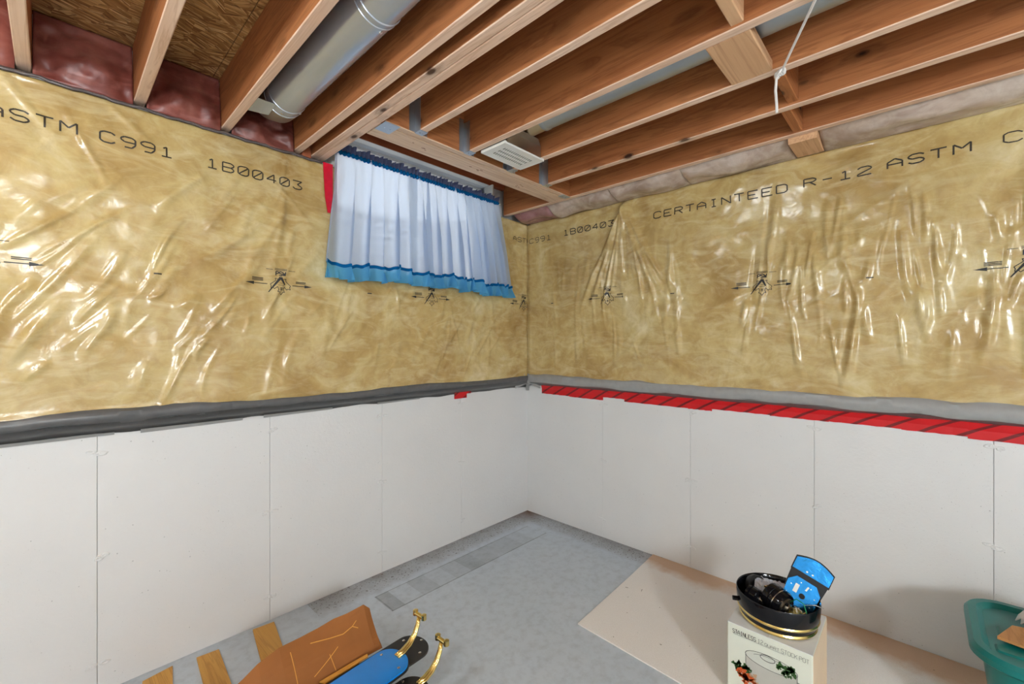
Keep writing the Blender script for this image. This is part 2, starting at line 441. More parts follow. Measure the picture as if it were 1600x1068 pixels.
# ------------------------------------------------------------------ floor framing
JG = 'floor joists running to the window wall'
def joist(x, y1, label, w_=.038, y0=EY+.01):
    m = MB().bbox(x-w_/2,x+w_/2,y0,y1,ZJ,ZF-.0008,.003,'y')
    return tag(paint_underlight(m.build('floor_joist', M_joist, origin=(x,(y0+y1)/2,ZJ)), M_edge), label, 'joist', JG)
YJ = -.022
joist(-2.739, YJ, 'leftmost wooden floor joist, near the top left corner of the photo')
joist(-2.427, YJ, 'second floor joist from the left, between bare strand board bays')
joist(-2.128, YJ, 'wooden floor joist along the left side of the shiny round duct')
joist(-1.815, YJ, 'wooden floor joist along the right side of the shiny round duct')
joist(-1.729, YJ, 'left ply of the doubled joist at the left end of the window')
joist(-1.690, YJ, 'right ply of the doubled joist, carrying the header at the window')
joist(-1.500, -.646, 'first joist hung on the header, next to the doubled joist')
joist(-1.205, -.646, 'joist hung on the header on the left side of the grille')
joist(-.889, -.646, 'joist hung on the header on the right side of the grille')
joist(-.575, -.646, 'last joist hung on the header, second from the right insulated wall')
joist(-.281, YJ, 'long wooden joist nearest the right insulated wall')
hd = thing('header_beam', (-1.0,-.6,ZJ), 'wooden header crossing between joists above the window', 'beam')
MB().bbox(-1.669,-.302,-.644,-.606,ZJ,ZF-.001,.003,'x').build('front_ply', M_joistx, hd); paint_underlight(hd.children[0], M_underlitx)
MB().bbox(-1.669,-.302,-.600,-.476,ZJ,ZJ+.04,.003,'x').build('flat_board', M_underlitx, hd, label='flat pale board with lumber stamp')
MB().bbox(-1.669,-.302,-.600,-.562,ZJ+.041,ZF-.001,.003,'x').build('rear_ply', M_joistx, hd)
# reddish lumber stamp specks on the flat board
st = MB()
for cx in (-1.42,-1.05,-.72):
    for q in range(5):
        x = cx+rng.uniform(-.06,.06); y = -.54+rng.uniform(-.02,.02); st.box(x,x+rng.uniform(.006,.02),y,y+.004,ZJ-.0006,ZJ+.0006)
st.build('lumber_stamp', plain('red_brown_stamp_ink', s2l((150,92,70)), .7), hd, kind='stuff')

rim = thing('rim_board', (-1.0,-.02,2.5), 'reddish brown rim board strip above the curtained window', 'board')
MB().bbox(-1.669,-.302,-.034,.0,2.535,ZF-.001,.003,'x').build('board', M_rim, rim)

def hanger(x0, x1, y0, y1, label, straps=True):
    t = thing('joist_hanger', ((x0+x1)/2,(y0+y1)/2,ZJ), label, 'hanger', 'metal joist hangers')
    MB().box(x0-.002,x1+.002,y0,y1,ZJ-.0022,ZJ-.0002).build('seat', M_hang, t)
    if straps:
        for xa, xb in ((x0-.0025,x0-.0005),(x1+.0005,x1+.0025)):
            MB().box(xa,xb,y0,y1,ZJ-.002,ZJ+.15).build('side_strap', M_hang, t)
        for xa, xb in ((x0-.030,x0-.0026),(x1+.0026,x1+.030)):
            MB().box(xa,xb,-.6462,-.6446,ZJ+.004,ZJ+.17).build('face_flange', M_hang, t)
    m = MB()
    for k in range(2): m.lathe([(.0035,-.001),(.003,.0012)], 8, Matrix.Translation((x0+(x1-x0)*(.3+.4*k),(y0+y1)/2,ZJ-.0032)))
    m.build('nail_head', M_chrome, t, kind='stuff')
    return t
for x, lb in ((-1.500,'joist hanger at the first hung joist, left end of header'),(-1.205,'joist hanger on the joist left of the grille'),
              (-.889,'joist hanger half hidden below the white grille'),(-.575,'joist hanger on the joist right of the grille')):
    hanger(x-.019, x+.019, -.692, -.6465, lb)
hanger(-1.668,-1.598,-.645,-.55,'wide bright hanger under the left end of the header', False)
hanger(-.372,-.302,-.645,-.598,'flat hanger under the right end of the header', False)

def block(x0,x1,y0,y1,z0,z1,label,mat=None,axis='x'):
    return tag(MB().bbox(x0,x1,y0,y1,z0,z1,.003,axis).build('blocking_piece', mat or M_block, origin=((x0+x1)/2,(y0+y1)/2,z0)), label, 'block', 'wood blocking between joists')
block(-1.1855,-.9085,-1.962,-1.827,ZJ,ZJ+.038,'wide flat wooden block with visible grain beside the white cord')
block(-1.4805,-1.2245,-1.955,-1.917,ZJ+.01,ZF-.02,'upright wooden block at the top edge, left of the flat block')
block(-.8695,-.5945,-1.985,-1.947,ZJ+.012,ZF-.02,'upright wooden block just behind the hanging white cord', M_joistx)
block(-.5555,-.3005,-1.950,-1.912,ZJ+.008,ZF-.02,'upright wooden block between the two rightmost joists', M_joistx)
block(-.2615,-.06,-2.0,-1.885,ZJ-.028,ZJ+.10,'wooden block wedged between last joist and right wall')

# ------------------------------------------------------------------ wall insulation
def vnoise(seed, shape_uv, U, V):
    # smooth value noise on a lattice
    r = np.random.RandomState(seed); nu, nv = shape_uv
    L = r.rand(nv+3, nu+3)
    u = (U-U.min())/(np.ptp(U)+1e-9)*nu; v = (V-V.min())/(np.ptp(V)+1e-9)*nv
    i = np.floor(u).astype(int); j = np.floor(v).astype(int); fu = smooth01(u-i); fv = smooth01(v-j)
    return (L[j,i]*(1-fu)+L[j,i+1]*fu)*(1-fv)+(L[j+1,i]*(1-fu)+L[j+1,i+1]*fu)*fv

class Blanket:
    """height field of a poly-covered blanket: s = distance from the corner along the wall, z = height"""
    def __init__(b, seed, ridges, thick=.062):
        fine = np.arange(0, 3.25, .0065); coarse = np.arange(3.25, 5.56, .05)
        b.s = np.concatenate([fine, coarse]); b.z = np.arange(1.085, 2.3205, .0065)
        S, Z = np.meshgrid(b.s, b.z)
        h = (vnoise(seed,(14,4),S,Z)-.5)*.026 + (vnoise(seed+1,(40,11),S,Z)-.5)*.010 + (vnoise(seed+2,(120,26),S,Z)-.5)*.0035
        for (s0,z0,ang,ln,wd,amp,curv) in ridges:
            ca, sa = math.cos(ang), math.sin(ang)
            i0, i1 = np.searchsorted(b.s,[s0-ln,s0+ln]); j0, j1 = np.searchsorted(b.z,[z0-ln,z0+ln])
            if i1 <= i0 or j1 <= j0: continue
            ds = S[j0:j1,i0:i1]-s0; dz = Z[j0:j1,i0:i1]-z0
            al = ds*ca+dz*sa; pe = -ds*sa+dz*ca
            pe = pe - curv*np.sin(al/ln*4.5+s0*20)*.012 - curv*al*al*.5
            tap = np.clip(1-(al/(ln*.5))**2,0,1)**1.3
            h[j0:j1,i0:i1] += amp*tap*np.exp(-(pe/wd)**2)
        # held down along the edges
        e = smooth01((b.z-1.085)/.05)*smooth01((2.3205-b.z)/.03)
        c = smooth01(b.s/.05)
        prof = (.25+.75*np.sqrt(np.clip(smooth01((b.z-1.075)/.03)*smooth01((2.331-b.z)/.022),0,1)))
        b.h = thick*prof[:,None]*(1-.12*(1-smooth01(b.s/.025)))[None,:] + h*e[:,None]*c[None,:]
        b.h = np.maximum(b.h, .012)
    def at(b, s, z):
        i = min(max(np.searchsorted(b.s,s)-1,0),len(b.s)-2); j = min(max(int((z-b.z[0])/.0065),0),len(b.z)-2)
        fs = min(max((s-b.s[i])/(b.s[i+1]-b.s[i]),0),1); fz = min(max((z-b.z[j])/.0065,0),1)
        H = b.h
        return (H[j,i]*(1-fs)+H[j,i+1]*fs)*(1-fz)+(H[j+1,i]*(1-fs)+H[j+1,i+1]*fs)*fz
    def mesh(b, P, hole=None):
        ns, nz = len(b.s), len(b.z); S, Z = np.meshgrid(b.s, b.z)
        v = P(S.ravel(), b.h.ravel(), Z.ravel())
        idx = np.arange(ns*nz).reshape(nz,ns)
        q = np.stack([idx[:-1,:-1],idx[:-1,1:],idx[1:,1:],idx[1:,:-1]],-1)
        if hole:
            sc = (S[:-1,:-1]+S[1:,1:])/2; zc = (Z[:-1,:-1]+Z[1:,1:])/2
            keep = ~((sc>hole[0])&(sc<hole[1])&(zc>hole[2])); q = q[keep]
        else: q = q.reshape(-1,4)
        return v, q.reshape(-1,4)
def np_mesh(name, v, q, mat, flip=False):
    if flip: q = q[:,::-1]
    me = bpy.data.meshes.new(name); me.from_pydata(v.tolist(), [], q.tolist()); me.update(); me.shade_smooth(); me.materials.append(mat)
    return me

rr = random.Random(21)
rdL = []
for k in range(95):      # slanting wrinkles on the window wall, left half
    s0 = rr.uniform(1.75,3.2); z0 = rr.uniform(1.22,1.98) if rr.random()<.8 else rr.uniform(1.2,2.2)
    d = R(rr.gauss(122,10)) if s0 > 2.0 else R(rr.gauss(110,12))
    rdL.append((s0,z0,d,rr.uniform(.10,.42),rr.uniform(.006,.02),rr.uniform(.003,.012),rr.uniform(-.9,.9)))
for k in range(46):
    s0 = rr.uniform(.15,1.9); z0 = rr.uniform(1.2,1.78)
    rdL.append((s0,z0,R(rr.gauss(112,14)),rr.uniform(.12,.5),rr.uniform(.008,.022),rr.uniform(.002,.007),rr.uniform(-.7,.7)))
for k in range(14):
    rdL.append((rr.uniform(1.8,3.1),rr.uniform(2.0,2.26),R(rr.uniform(30,150)),rr.uniform(.2,.4),rr.uniform(.008,.016),rr.uniform(-.004,.006),rr.uniform(-.5,.5)))
rdR = []
for k in range(15):      # folds fanning down from the staple at the top of the right wall
    t_ = (k-7)/7.0; L_ = rr.uniform(.35,.85)
    a = R(-90 + 26*t_ - 2); s0 = .86 + math.cos(a)*L_*.5; z0 = 2.30 + math.sin(a)*L_*.5
    rdR.append((s0,z0,a,L_*1.15,rr.uniform(.011,.019),rr.uniform(.012,.026),rr.uniform(-.5,.5)))
for k in range(46):
    rdR.append((rr.uniform(.25,1.25),rr.uniform(1.25,1.95),R(rr.gauss(92,7)),rr.uniform(.18,.5),rr.uniform(.008,.02),rr.uniform(.002,.007),rr.uniform(-.5,.5)))
for k in range(95):
    s0 = rr.uniform(1.55,3.2)
    rdR.append((s0,rr.uniform(1.30,1.98),R(rr.gauss(88,8)),rr.uniform(.10,.42),rr.uniform(.005,.016),rr.uniform(.003,.012),rr.uniform(-.8,.8)))
for (s0,z0,l_,a_,w_) in ((2.06,1.42,.6,.016,.012),(1.72,1.95,.5,.011,.016),(2.50,1.50,.45,.012,.012),(1.66,1.75,.35,.010,.010)):
    rdR.append((s0,z0,R(84),l_,w_,a_,.3)); rdR.append((s0-.03,z0,R(84),l_,w_,-a_*.6,.3))
for k in range(20):
    rdR.append((rr.uniform(.3,3.0),rr.uniform(1.15,2.2),R(rr.uniform(10,60)),rr.uniform(.2,.5),rr.uniform(.01,.02),rr.uniform(.002,.004),rr.uniform(-.6,.6)))
BL = Blanket(3, rdL); BR = Blanket(11, rdR)
PL = lambda s,h,z: np.stack([-s-.055, -h, z],-1)
PR = lambda s,h,z: np.stack([-h, -s-.055, z],-1)
v, q = BL.mesh(PL, hole=(-WX1-.055-.02+.02, -WX0-.055, WZ0-.005))
insL = thing('insulation_blanket', (-2.0,-.03,1.085), 'yellow fibreglass insulation blanket under wrinkled clear plastic, below and left of the curtains', 'insulation', 'insulation blankets')
def child(name, me, parent, label=None):
    o = bpy.data.objects.new(name, me); COL.objects.link(o); o.parent = parent
    off = -parent.location; me.transform(Matrix.Translation(off)); 
    if label: o['label'] = label
    return o
child('plastic_covered_face', np_mesh('blanket_face', v, q, M_yel, False), insL)
v, q = BR.mesh(PR)
insR = thing('insulation_blanket', (-.03,-2.0,1.085), 'yellow fibreglass insulation blanket under folded clear plastic on the right wall', 'insulation', 'insulation blankets')
child('plastic_covered_face', np_mesh('blanket_face', v, q, M_yel, True), insR)

# ---- printing on the plastic
GL = {'C':[[(4,5),(3,6),(1,6),(0,5),(0,1),(1,0),(3,0),(4,1)]],'E':[[(4,6),(0,6),(0,0),(4,0)],[(0,3),(3,3)]],
 'R':[[(0,0),(0,6),(3,6),(4,5),(4,4),(3,3),(0,3)],[(2,3),(4,0)]],'T':[[(0,6),(4,6)],[(2,6),(2,0)]],'A':[[(0,0),(0,4),(2,6),(4,4),(4,0)],[(0,2.5),(4,2.5)]],
 'I':[[(1,6),(3,6)],[(2,6),(2,0)],[(1,0),(3,0)]],'N':[[(0,0),(0,6),(4,0),(4,6)]],'D':[[(0,0),(0,6),(3,6),(4,5),(4,1),(3,0),(0,0)]],
 '-':[[(.5,3),(3.5,3)]],'1':[[(1,5),(2,6),(2,0)],[(.5,0),(3.5,0)]],'2':[[(0,5),(1,6),(3,6),(4,5),(4,4),(0,1),(0,0),(4,0)]],
 'S':[[(4,5),(3,6),(1,6),(0,5),(0,4),(1,3),(3,3),(4,2),(4,1),(3,0),(1,0),(0,1)]],'M':[[(0,0),(0,6),(2,3),(4,6),(4,0)]],
 '9':[[(4,3),(1,3),(0,4),(0,5),(1,6),(3,6),(4,5),(4,2),(3,0),(1,0)]],'0':[[(1,0),(0,1),(0,5),(1,6),(3,6),(4,5),(4,1),(3,0),(1,0)],[(.5,1),(3.5,5)]],
 'B':[[(0,0),(0,6),(3,6),(4,5),(4,4),(3,3),(0,3)],[(3,3),(4,2),(4,1),(3,0),(0,0)]],'4':[[(3,0),(3,6),(0,2),(4,2)]],
 '3':[[(0,6),(4,6),(2,3.5),(4,2),(4,1),(3,0),(1,0),(0,1)]],'P':[[(0,0),(0,6),(3,6),(4,5),(4,4),(3,3),(0,3)]],'W':[[(0,6),(1,0),(2,4),(3,0),(4,6)]],
 'K':[[(0,0),(0,6)],[(4,6),(0,2.5)],[(1.3,3.4),(4,0)]],'O':[[(1,0),(0,1),(0,5),(1,6),(3,6),(4,5),(4,1),(3,0),(1,0)]],'L':[[(0,6),(0,0),(4,0)]],
 'Q':[[(1,0),(0,1),(0,5),(1,6),(3,6),(4,5),(4,1),(3,0),(1,0)],[(2.4,2),(4,0)]],'U':[[(0,6),(0,1),(1,0),(3,0),(4,1),(4,6)]]}
class Ink:
    """ribbons laid on a wall surface; a runs to the reader's right, z is up"""
    def __init__(s, fn): s.m = MB(); s.fn = fn
    def rib(s, pts, w0, w1=None):
        w1 = w0 if w1 is None else w1
        for (a0,z0),(a1,z1) in zip(pts,pts[1:]):
            L_ = math.hypot(a1-a0,z1-z0)
            if L_ < 1e-6: continue
            n = max(1,int(L_/.006)); nx, nz = -(z1-z0)/L_, (a1-a0)/L_; base = len(s.m.v)
            for i in range(n+1):
                t = i/n; a, z = a0+(a1-a0)*t, z0+(z1-z0)*t; w_ = (w0+(w1-w0)*t)/2
                s.m.v.append(s.fn(a+nx*w_,z+nz*w_)); s.m.v.append(s.fn(a-nx*w_,z-nz*w_))
            for i in range(n):
                k = base+2*i; s.m.f.append((k,k+1,k+3,k+2))
    def text(s, txt, a, z, pitch, cw, ch, lw):
        for i, c in enumerate(txt):
            for pl in GL.get(c, []):
                s.rib([(a+i*pitch+px/4*cw, z+pz/6*ch) for px,pz in pl], lw)
    def word(s, txt, a, z, pitch, cw, ch, lw, mat, parent):
        for i, c in enumerate(txt):
            k_ = Ink(s.fn); k_.text(c, a+i*pitch, z, pitch, cw, ch, lw); k_.m.build('printed_letter', mat, parent)
    def tri(s, pts):
        base = len(s.m.v)
        for p in pts: s.m.v.append(s.fn(*p))
        s.m.f.append(tuple(range(base,base+len(pts))))
def fnL(a, z): s_ = -a-.055; return (a, -BL.at(s_,z)-.0016, z)
def fnR(a, z): s_ = a-.055; return (-BR.at(s_,z)-.0016, -a, z)     # a = distance from the corner
def logo(fn, a, z, parent, sc=1.0, right=True):
    k = Ink(fn)
    f = lambda x, y: (a+x*sc, z+y*sc)
    leaf = [(-.026,.034),(-.022,.024),(-.026,.020),(-.047,.004),(-.043,-.004),(-.045,-.014),(-.035,-.011),(-.030,-.018),(-.016,-.006),(-.012,-.020),(-.018,-.032),(-.010,-.031),(0,-.046),(.010,-.031),(.018,-.032),(.012,-.020),(.016,-.006),(.028,-.020),(.033,-.014),(.045,-.018),(.041,-.006),(.046,.000),(.024,.020),(.021,.026),(.024,.034)]
    k.rib([f(*p) for p in leaf], .0028*sc); k.rib([f(-.026,.034),f(-.012,.031)], .0028*sc); k.rib([f(.024,.034),f(.012,.031)], .0028*sc)
    k.rib([f(0,.040),f(-.056,-.036)], .0125*sc, .0035*sc); k.rib([f(0,.040),f(.017,.004)], .0125*sc, .006*sc)
    k.rib([f(-.008,.012),f(.008,.012)], .002*sc); k.rib([f(-.013,.002),f(.013,.002)], .002*sc)
    for q in range(3): k.rib([f(-.006,-.012-.005*q),f(.006,-.012-.005*q)], .003*sc)
    k.text('PSW', *f(-.022,.048), .0155*sc, .0125*sc, .020*sc, .0050*sc)
    k.rib([f(-.028,.0755),f(.028,.0755)], .0028*sc); k.rib([f(-.066,.0755),f(-.036,.0755)], .0022*sc); k.rib([f(.034,.0755),f(.066,.0755)], .0022*sc)
    k.rib([f(-.028,.0815),f(.028,.0815)], .0024*sc)
    k.m.build('printed_mark', M_ink, parent, label='black maple leaf mark', kind='stuff'); k = Ink(fn)
    k.rib([f(-.060,.004),f(-.13,.004)], .0035*sc); k.tri([f(-.118,.0115),f(-.158,.004),f(-.118,-.0035)])
    k.m.build('printed_arrow', M_ink, parent); k = Ink(fn)
    if right: k.rib([f(.054,.004),f(.12,.004)], .0035*sc); k.tri([f(.112,.0115),f(.112,-.0035),f(.150,.004)])
    if right: k.m.build('printed_arrow', M_ink, parent)
    k2 = Ink(fn)
    for q in range(3):
        k2.rib([f(-.128,.018+.006*q),f(-.078,.018+.006*q)], .0036*sc)
        if right and q < 2: k2.rib([f(.070,.018+.006*q),f(.118,.018+.006*q)], .0036*sc)
    k2.m.build('printed_small_text', M_ink2, parent, kind='stuff')
for a, z in ((-2.838,1.650),(-1.899,1.656),(-1.003,1.655)): logo(fnL, a, z, insL)
logo(fnL, -.110, 1.672, insL, right=False)
for a, z in ((.794,1.676),(1.727,1.674),(2.660,1.672)): logo(fnR, a, z, insR)
k = Ink(fnL)
for txt, a in (('ASTM',-2.83),('C991',-2.545),('1B00403',-2.205)): k.word(txt, a, 2.148, .0600, .043, .040, .0056, M_ink2, insL)
k.word('ASTM', -.235, 2.162, .052, .040, .034, .0046, M_ink2, insL)
k = Ink(fnR)
k.word('C991', .08, 2.160, .058, .042, .036, .0046, M_ink2, insR); k.word('1B00403', .42, 2.166, .062, .044, .038, .0060, M_ink2, insR)
k.word('CERTAINTEED', 1.12, 2.155, .0675, .048, .040, .0060, M_ink2, insR)
k.word('R-12', 1.915, 2.160, .0710, .050, .038, .0060, M_ink2, insR); k.word('ASTM', 2.235, 2.164, .0700, .050, .040, .0062, M_ink2, insR); k.word('C991', 2.585, 2.168, .07, .05, .04, .005, M_ink2, insR)
for fn_, par, a, z in ((fnL,insL,-1.445,1.655),(fnL,insL,-2.385,1.66),(fnR,insR,.30,1.672),(fnR,insR,1.225,1.676),(fnR,insR,2.16,1.677)):
    k = Ink(fn_); k.rib([(a,z),(a+.026,z)], .006); k.m.build('printed_dash', M_ink2, par)

# ---- tape lines at the foot of the insulation
def tape(fn, s0, s1, prof, seed, n=340):
    m = MB(); us = np.linspace(s0,s1,n); rs = np.random.RandomState(seed)
    base = rs.rand(64,len(prof)+1); 
    def jit(u,k):
        t = (u*9.0)%60; i = int(t); f_ = t-i; f_ = f_*f_*(3-2*f_); c = k
        return (base[i,c]*(1-f_)+base[i+1,c]*f_)-.5
    for u in us:
        for k_, (o_,z_) in enumerate(prof):
            m.v.append(fn(u, o_+jit(u,k_)*.008*(0 if k_ in (len(prof)-1,) else 1), z_+jit(u,k_)*.010))
    p = len(prof)
    for i in range(n-1):
        for k_ in range(p-1): a = i*p+k_; m.f.append((a,a+1,a+p+1,a+p))
    return m
fl_ = lambda u,o_,z_: (-u-.004, -max(o_,.0015), z_)
fr_ = lambda u,o_,z_: (-max(o_,.0015), -u-.004, z_)
tl = thing('duct_tape_strip', (-2.0,0,1.0), 'dark grey duct tape sealing the insulation foot on the window wall', 'tape')
sharp(tape(fl_,.02,5.5,[(.052,1.119),(.068,1.104),(.070,1.078),(.058,1.064)],5).build('upper_tape', M_tapeD, tl), 60)
sharp(tape(fl_,.02,5.5,[(.064,1.070),(.052,1.052),(.030,1.040),(.012,1.030),(.004,1.016)],6).build('lower_tape', plain('shaded_grey_tape', s2l((70,70,70)), .3, var=.3), tl), 60)  # lower fold in a darker grey: shade on its underside painted in
m = MB()
for a0,a1,z0,z1 in ((1.62,1.96,1.008,1.022),(2.05,2.42,1.004,1.020),(2.5,3.1,1.006,1.020),(1.05,1.35,1.010,1.022)):
    m = MB().add([(-a0,-.004,z0+.004),(-a1,-.004,z0),(-a1,-.010,z1),(-a0,-.010,z1)],[(0,1,2,3)])
    m.build('loose_tape_edge', M_tapeL, tl, solid=.0015)
tr = thing('duct_tape_strip', (0,-2.0,1.0), 'light grey duct tape band sealing the insulation foot on the right wall', 'tape')
sharp(tape(fr_,.02,5.5,[(.052,1.130),(.070,1.116),(.072,1.076),(.060,1.060)],8).build('upper_tape', M_tapeL, tr), 60)
sharp(tape(fr_,.02,5.5,[(.064,1.066),(.045,1.052),(.020,1.044),(.004,1.036)],9).build('lower_tape', M_tapeD, tr), 60)  # darker grey below paints the shade under this fold
# red sheathing tape pieces
RG = 'red tape pieces under the right grey band'
red = [(.155,.430,.972,1.046),(.425,.715,.968,1.040),(.700,.905,.990,1.052),(.880,1.325,.974,1.040),(1.31,1.45,.972,1.040),(1.44,1.76,.984,1.046),(1.75,2.01,.980,1.044),(1.98,2.30,.982,1.046),(2.28,2.50,.978,1.044),(2.49,2.95,.970,1.046)]
nm = ['first red tape piece on the right wall, nearest the corner','second red tape piece from the corner on the right wall','third red tape piece from the corner, set higher and torn','fourth and longest red tape piece from the corner','short fifth red tape piece from the corner on right wall','sixth red tape piece from the corner on right wall','seventh red tape piece from the corner on right wall','eighth red tape piece from the corner on right wall','ninth red tape piece, second from the right photo edge','red tape piece at the right edge of the photo']
for i, (a0,a1,z0,z1) in enumerate(red):
    m = MB(); n = 12; off = .0022+.0009*(i%2)
    for j in range(n+1):
        y = -(a0+(a1-a0)*j/n); wv = .001*math.sin(j*2.1+i)
        for z in (z0+wv,(z0+z1)/2,z1): m.v.append((-off-max(0,(z-1.02))*.4-.0006*math.sin(j*1.7+i), y, z))
    for j in range(n):
        for q_ in range(2): a = j*3+q_; m.f.append((a,a+3,a+4,a+1))
    tag(m.build('red_tape_piece', M_red, origin=(0,-(a0+a1)/2,z0), solid=.0008), nm[i], 'tape', RG)
m = MB().box(-.765,-.655,-.0052,-.0012,.985,1.024).box(-.765,-.62,-.012,-.0055,1.015,1.030)
tag(m.build('red_tape_patch', M_red, origin=(-.71,-.002,.985)), 'small lone red tape patch on the window wall, left of the corner', 'tape')
# gathered tape bunch in the corner
tb = thing('tape_knot', (-.03,-.03,1.03), 'crumpled knot of grey duct tape in the room corner', 'tape')
kx = MB()
for i in range(9):
    for j in range(13):
        a = math.pi*i/8; b = 2*math.pi*j/12; r_ = .020*(1+.35*math.sin(3*b+i)*math.sin(2*a))
        kx.v.append((-.055+r_*math.sin(a)*math.cos(b), -.055+r_*math.sin(a)*math.sin(b), 1.062+r_*1.2*math.cos(a)))
for i in range(8):
    for j in range(12): a = i*13+j; kx.f.append((a,a+1,a+14,a+13))
kx.build('crumple', M_tapeL, tb)
for pts in ([(-.058,-.058,1.06),(-.030,-.030,1.02),(-.012,-.012,.985)],[(-.06,-.05,1.06),(-.12,-.030,1.035),(-.16,-.012,1.022)],[(-.05,-.06,1.06),(-.030,-.12,1.035),(-.012,-.15,1.020)],[(-.055,-.055,1.07),(-.09,-.06,1.10),(-.11,-.065,1.12)]):
    m = MB()
    for i, p in enumerate(pts):
        d = Vector((1,-1,0)).normalized()*.013 if abs(pts[2][0]-pts[2][1]) < .001 else Vector((0,0,.010))
        m.v += [tuple(Vector(p)+d), tuple(Vector(p)-d)]
    m.f = [(0,1,3,2),(2,3,5,4)]
    m.build('tape_tail', M_tapeL, tb, solid=.0015)

# ---- rim batts in the joist bays and over the right wall
def batt(name, fn, nu, nv, mat, origin, label, cat, group, seed, amp=.02):
    m = MB(); us = np.linspace(0,1,nu); vs_ = np.linspace(0,1,nv); U, V = np.meshgrid(us,vs_)
    h = (vnoise(seed,(max(3,nu//12),3),U,V)-.5)*amp*2 + (vnoise(seed+1,(max(6,nu//5),7),U,V)-.5)*amp*.7 + (vnoise(seed+2,(nu//2,nv//2),U,V)-.5)*amp*.18
    e = np.minimum(1,np.minimum(np.minimum(U,1-U)*8,np.minimum(V,1-V)*6))
    for j in range(nv):
        for i in range(nu): m.v.append(fn(us[i],vs_[j],h[j,i]*e[j,i]+math.sin(math.pi*us[i])*0))
    for j in range(nv-1):
        for i in range(nu-1): a = j*nu+i; m.f.append((a,a+1,a+nu+1,a+nu))
    return tag(m.build(name, mat, origin=origin, smooth=True, solid=.004), label, cat, group)
bays = [(-3.70,-2.760,'dark pink rim batt left of the leftmost joist'),(-2.718,-2.448,'dark pink rim batt between the two leftmost joists'),(-2.406,-2.149,'dark pink rim batt left of the shiny duct joist'),(-2.107,-1.836,'dark pink rim batt behind the end of the shiny duct')]
for i, (x0,x1,lb) in enumerate(bays):
    def fn(u,v_,h,x0=x0,x1=x1):
        y = -.055 - .028*math.sin(math.pi*u)*math.sin(math.pi*min(1,v_+.1)) + .04*(v_**2)
        return (x0+(x1-x0)*u, min(y - h, -.004), 2.322+(ZF-.004-2.322)*v_)
    batt('rim_batt', fn, 34, 26, M_pink, ((x0+x1)/2,0,2.322), lb, 'insulation', 'pink batts in the joist bays', 40+i, .03)
tag(MB().box(-1.793,-1.751,-.05,-.006,2.33,ZF-.004).build('rim_filler', M_rim, origin=(-1.77,-.03,2.33)), 'narrow dark wood filler between the paired joists above the window corner', 'filler')
rb = [(.06,.40,'purplish pink plastic wrapped batt tucked into the top corner'),(.385,.90,'pale plastic wrapped batt over the right wall, left of the gathered folds'),(.885,1.36,'pale plastic wrapped batt right of the gathered folds on right wall'),(1.345,1.883,'pale crumpled batt left of the wooden wall block'),(2.002,3.6,'long pale batt over the right wall, right of the wooden block')]
for i, (a0,a1,lb) in enumerate(rb):
    def fn(u,v_,h,a0=a0,a1=a1,i=i):
        bul = math.sin(math.pi*v_)*(.045+.012*math.sin(u*9+i))*min(1,min(u,1-u)*14+.25)
        x = -.045-.215*v_; z = 2.318+.050*v_ - bul*.75 + (.018 if False else 0)
        return (x - bul*.15, -(a0+(a1-a0)*u), z - h*.8 + .035*max(0,(1-v_*4))*0)
    mt = M_pink if False else M_pale
    if i == 0: mt = poly_insul('purple_pink_batt', [s2l((110,66,72)),s2l((140,92,96)),s2l((160,114,116)),s2l((188,150,150))], .2)
    batt('plastic_wrapped_batt', fn, max(24,int((a1-a0)*70)), 22, mt, (-.15,-(a0+a1)/2,2.32), lb, 'insulation', 'plastic wrapped batts over the right wall', 60+i, .018)
# folded grey poly edge along the top of the window-wall blanket
m = MB()
n = 120
for i in range(n+1):
    x = -4.2+(4.2-1.70)*i/n; j = .006*math.sin(i*.9)+.004*math.sin(i*2.3)
    for (o_,z_) in ((.066,2.311+j*.5),(.071,2.318+j*.6),(.060,2.327+j*.3),(.03,2.332)): m.v.append((x,-o_-abs(j)*.3,z_))
for i in range(n):
    for q_ in range(3): a = i*4+q_; m.f.append((a,a+4,a+5,a+1))
tag(m.build('folded_plastic_edge', plain('grey_brown_poly_edge', s2l((92,82,80)), .25, var=.3), origin=(-2.9,-.05,2.30), smooth=True, solid=.001), 'folded grey plastic edge along the insulation top on the window wall', 'plastic')

# ------------------------------------------------------------------ window, curtains
win = thing('window_1', (-1.04,.1,WZ0), 'white framed basement window behind the blue curtains', 'window'); win['kind'] = 'structure'
del win['category']
fw_ = MB().box(WX0,WX0+.05,.06,.13,WZ0,WZ1).box(WX1-.05,WX1,.06,.13,WZ0,WZ1).box(WX0+.05,WX1-.05,.06,.13,WZ0,WZ0+.05).box(WX0+.05,WX1-.05,.06,.13,WZ1-.018,WZ1).box(-1.06,-1.02,.065,.125,WZ0+.05,WZ1-.018)
fw_.build('window_frame', M_white, win)
for x0,x1 in ((WX0+.05,-1.06),(-1.02,WX1-.05)): MB().box(x0,x1,.092,.096,WZ0+.05,WZ1-.018).build('pane', M_pane, win)
MB().box(WX0-.012,WX0,-.065,.06,WZ0-.012,WZ1).build('jamb', M_white, win); MB().box(WX1,WX1+.012,-.065,.06,WZ0-.012,WZ1).build('jamb', M_white, win)
MB().box(WX0-.012,WX1+.012,-.050,.06,WZ0-.022,WZ0-.012).build('sill', M_white, win)
MB().box(WX0,WX1,-.030,.058,WZ1+.001,WZ1+.0025).build('head_flashing', M_white, win)
ww = thing('window_well', (-1.04,.6,1.6), 'corrugated light metal well outside the curtained window', 'window well')
m = MB(); us = np.linspace(0,math.pi,40); vs_ = np.arange(1.60,2.42,.008)
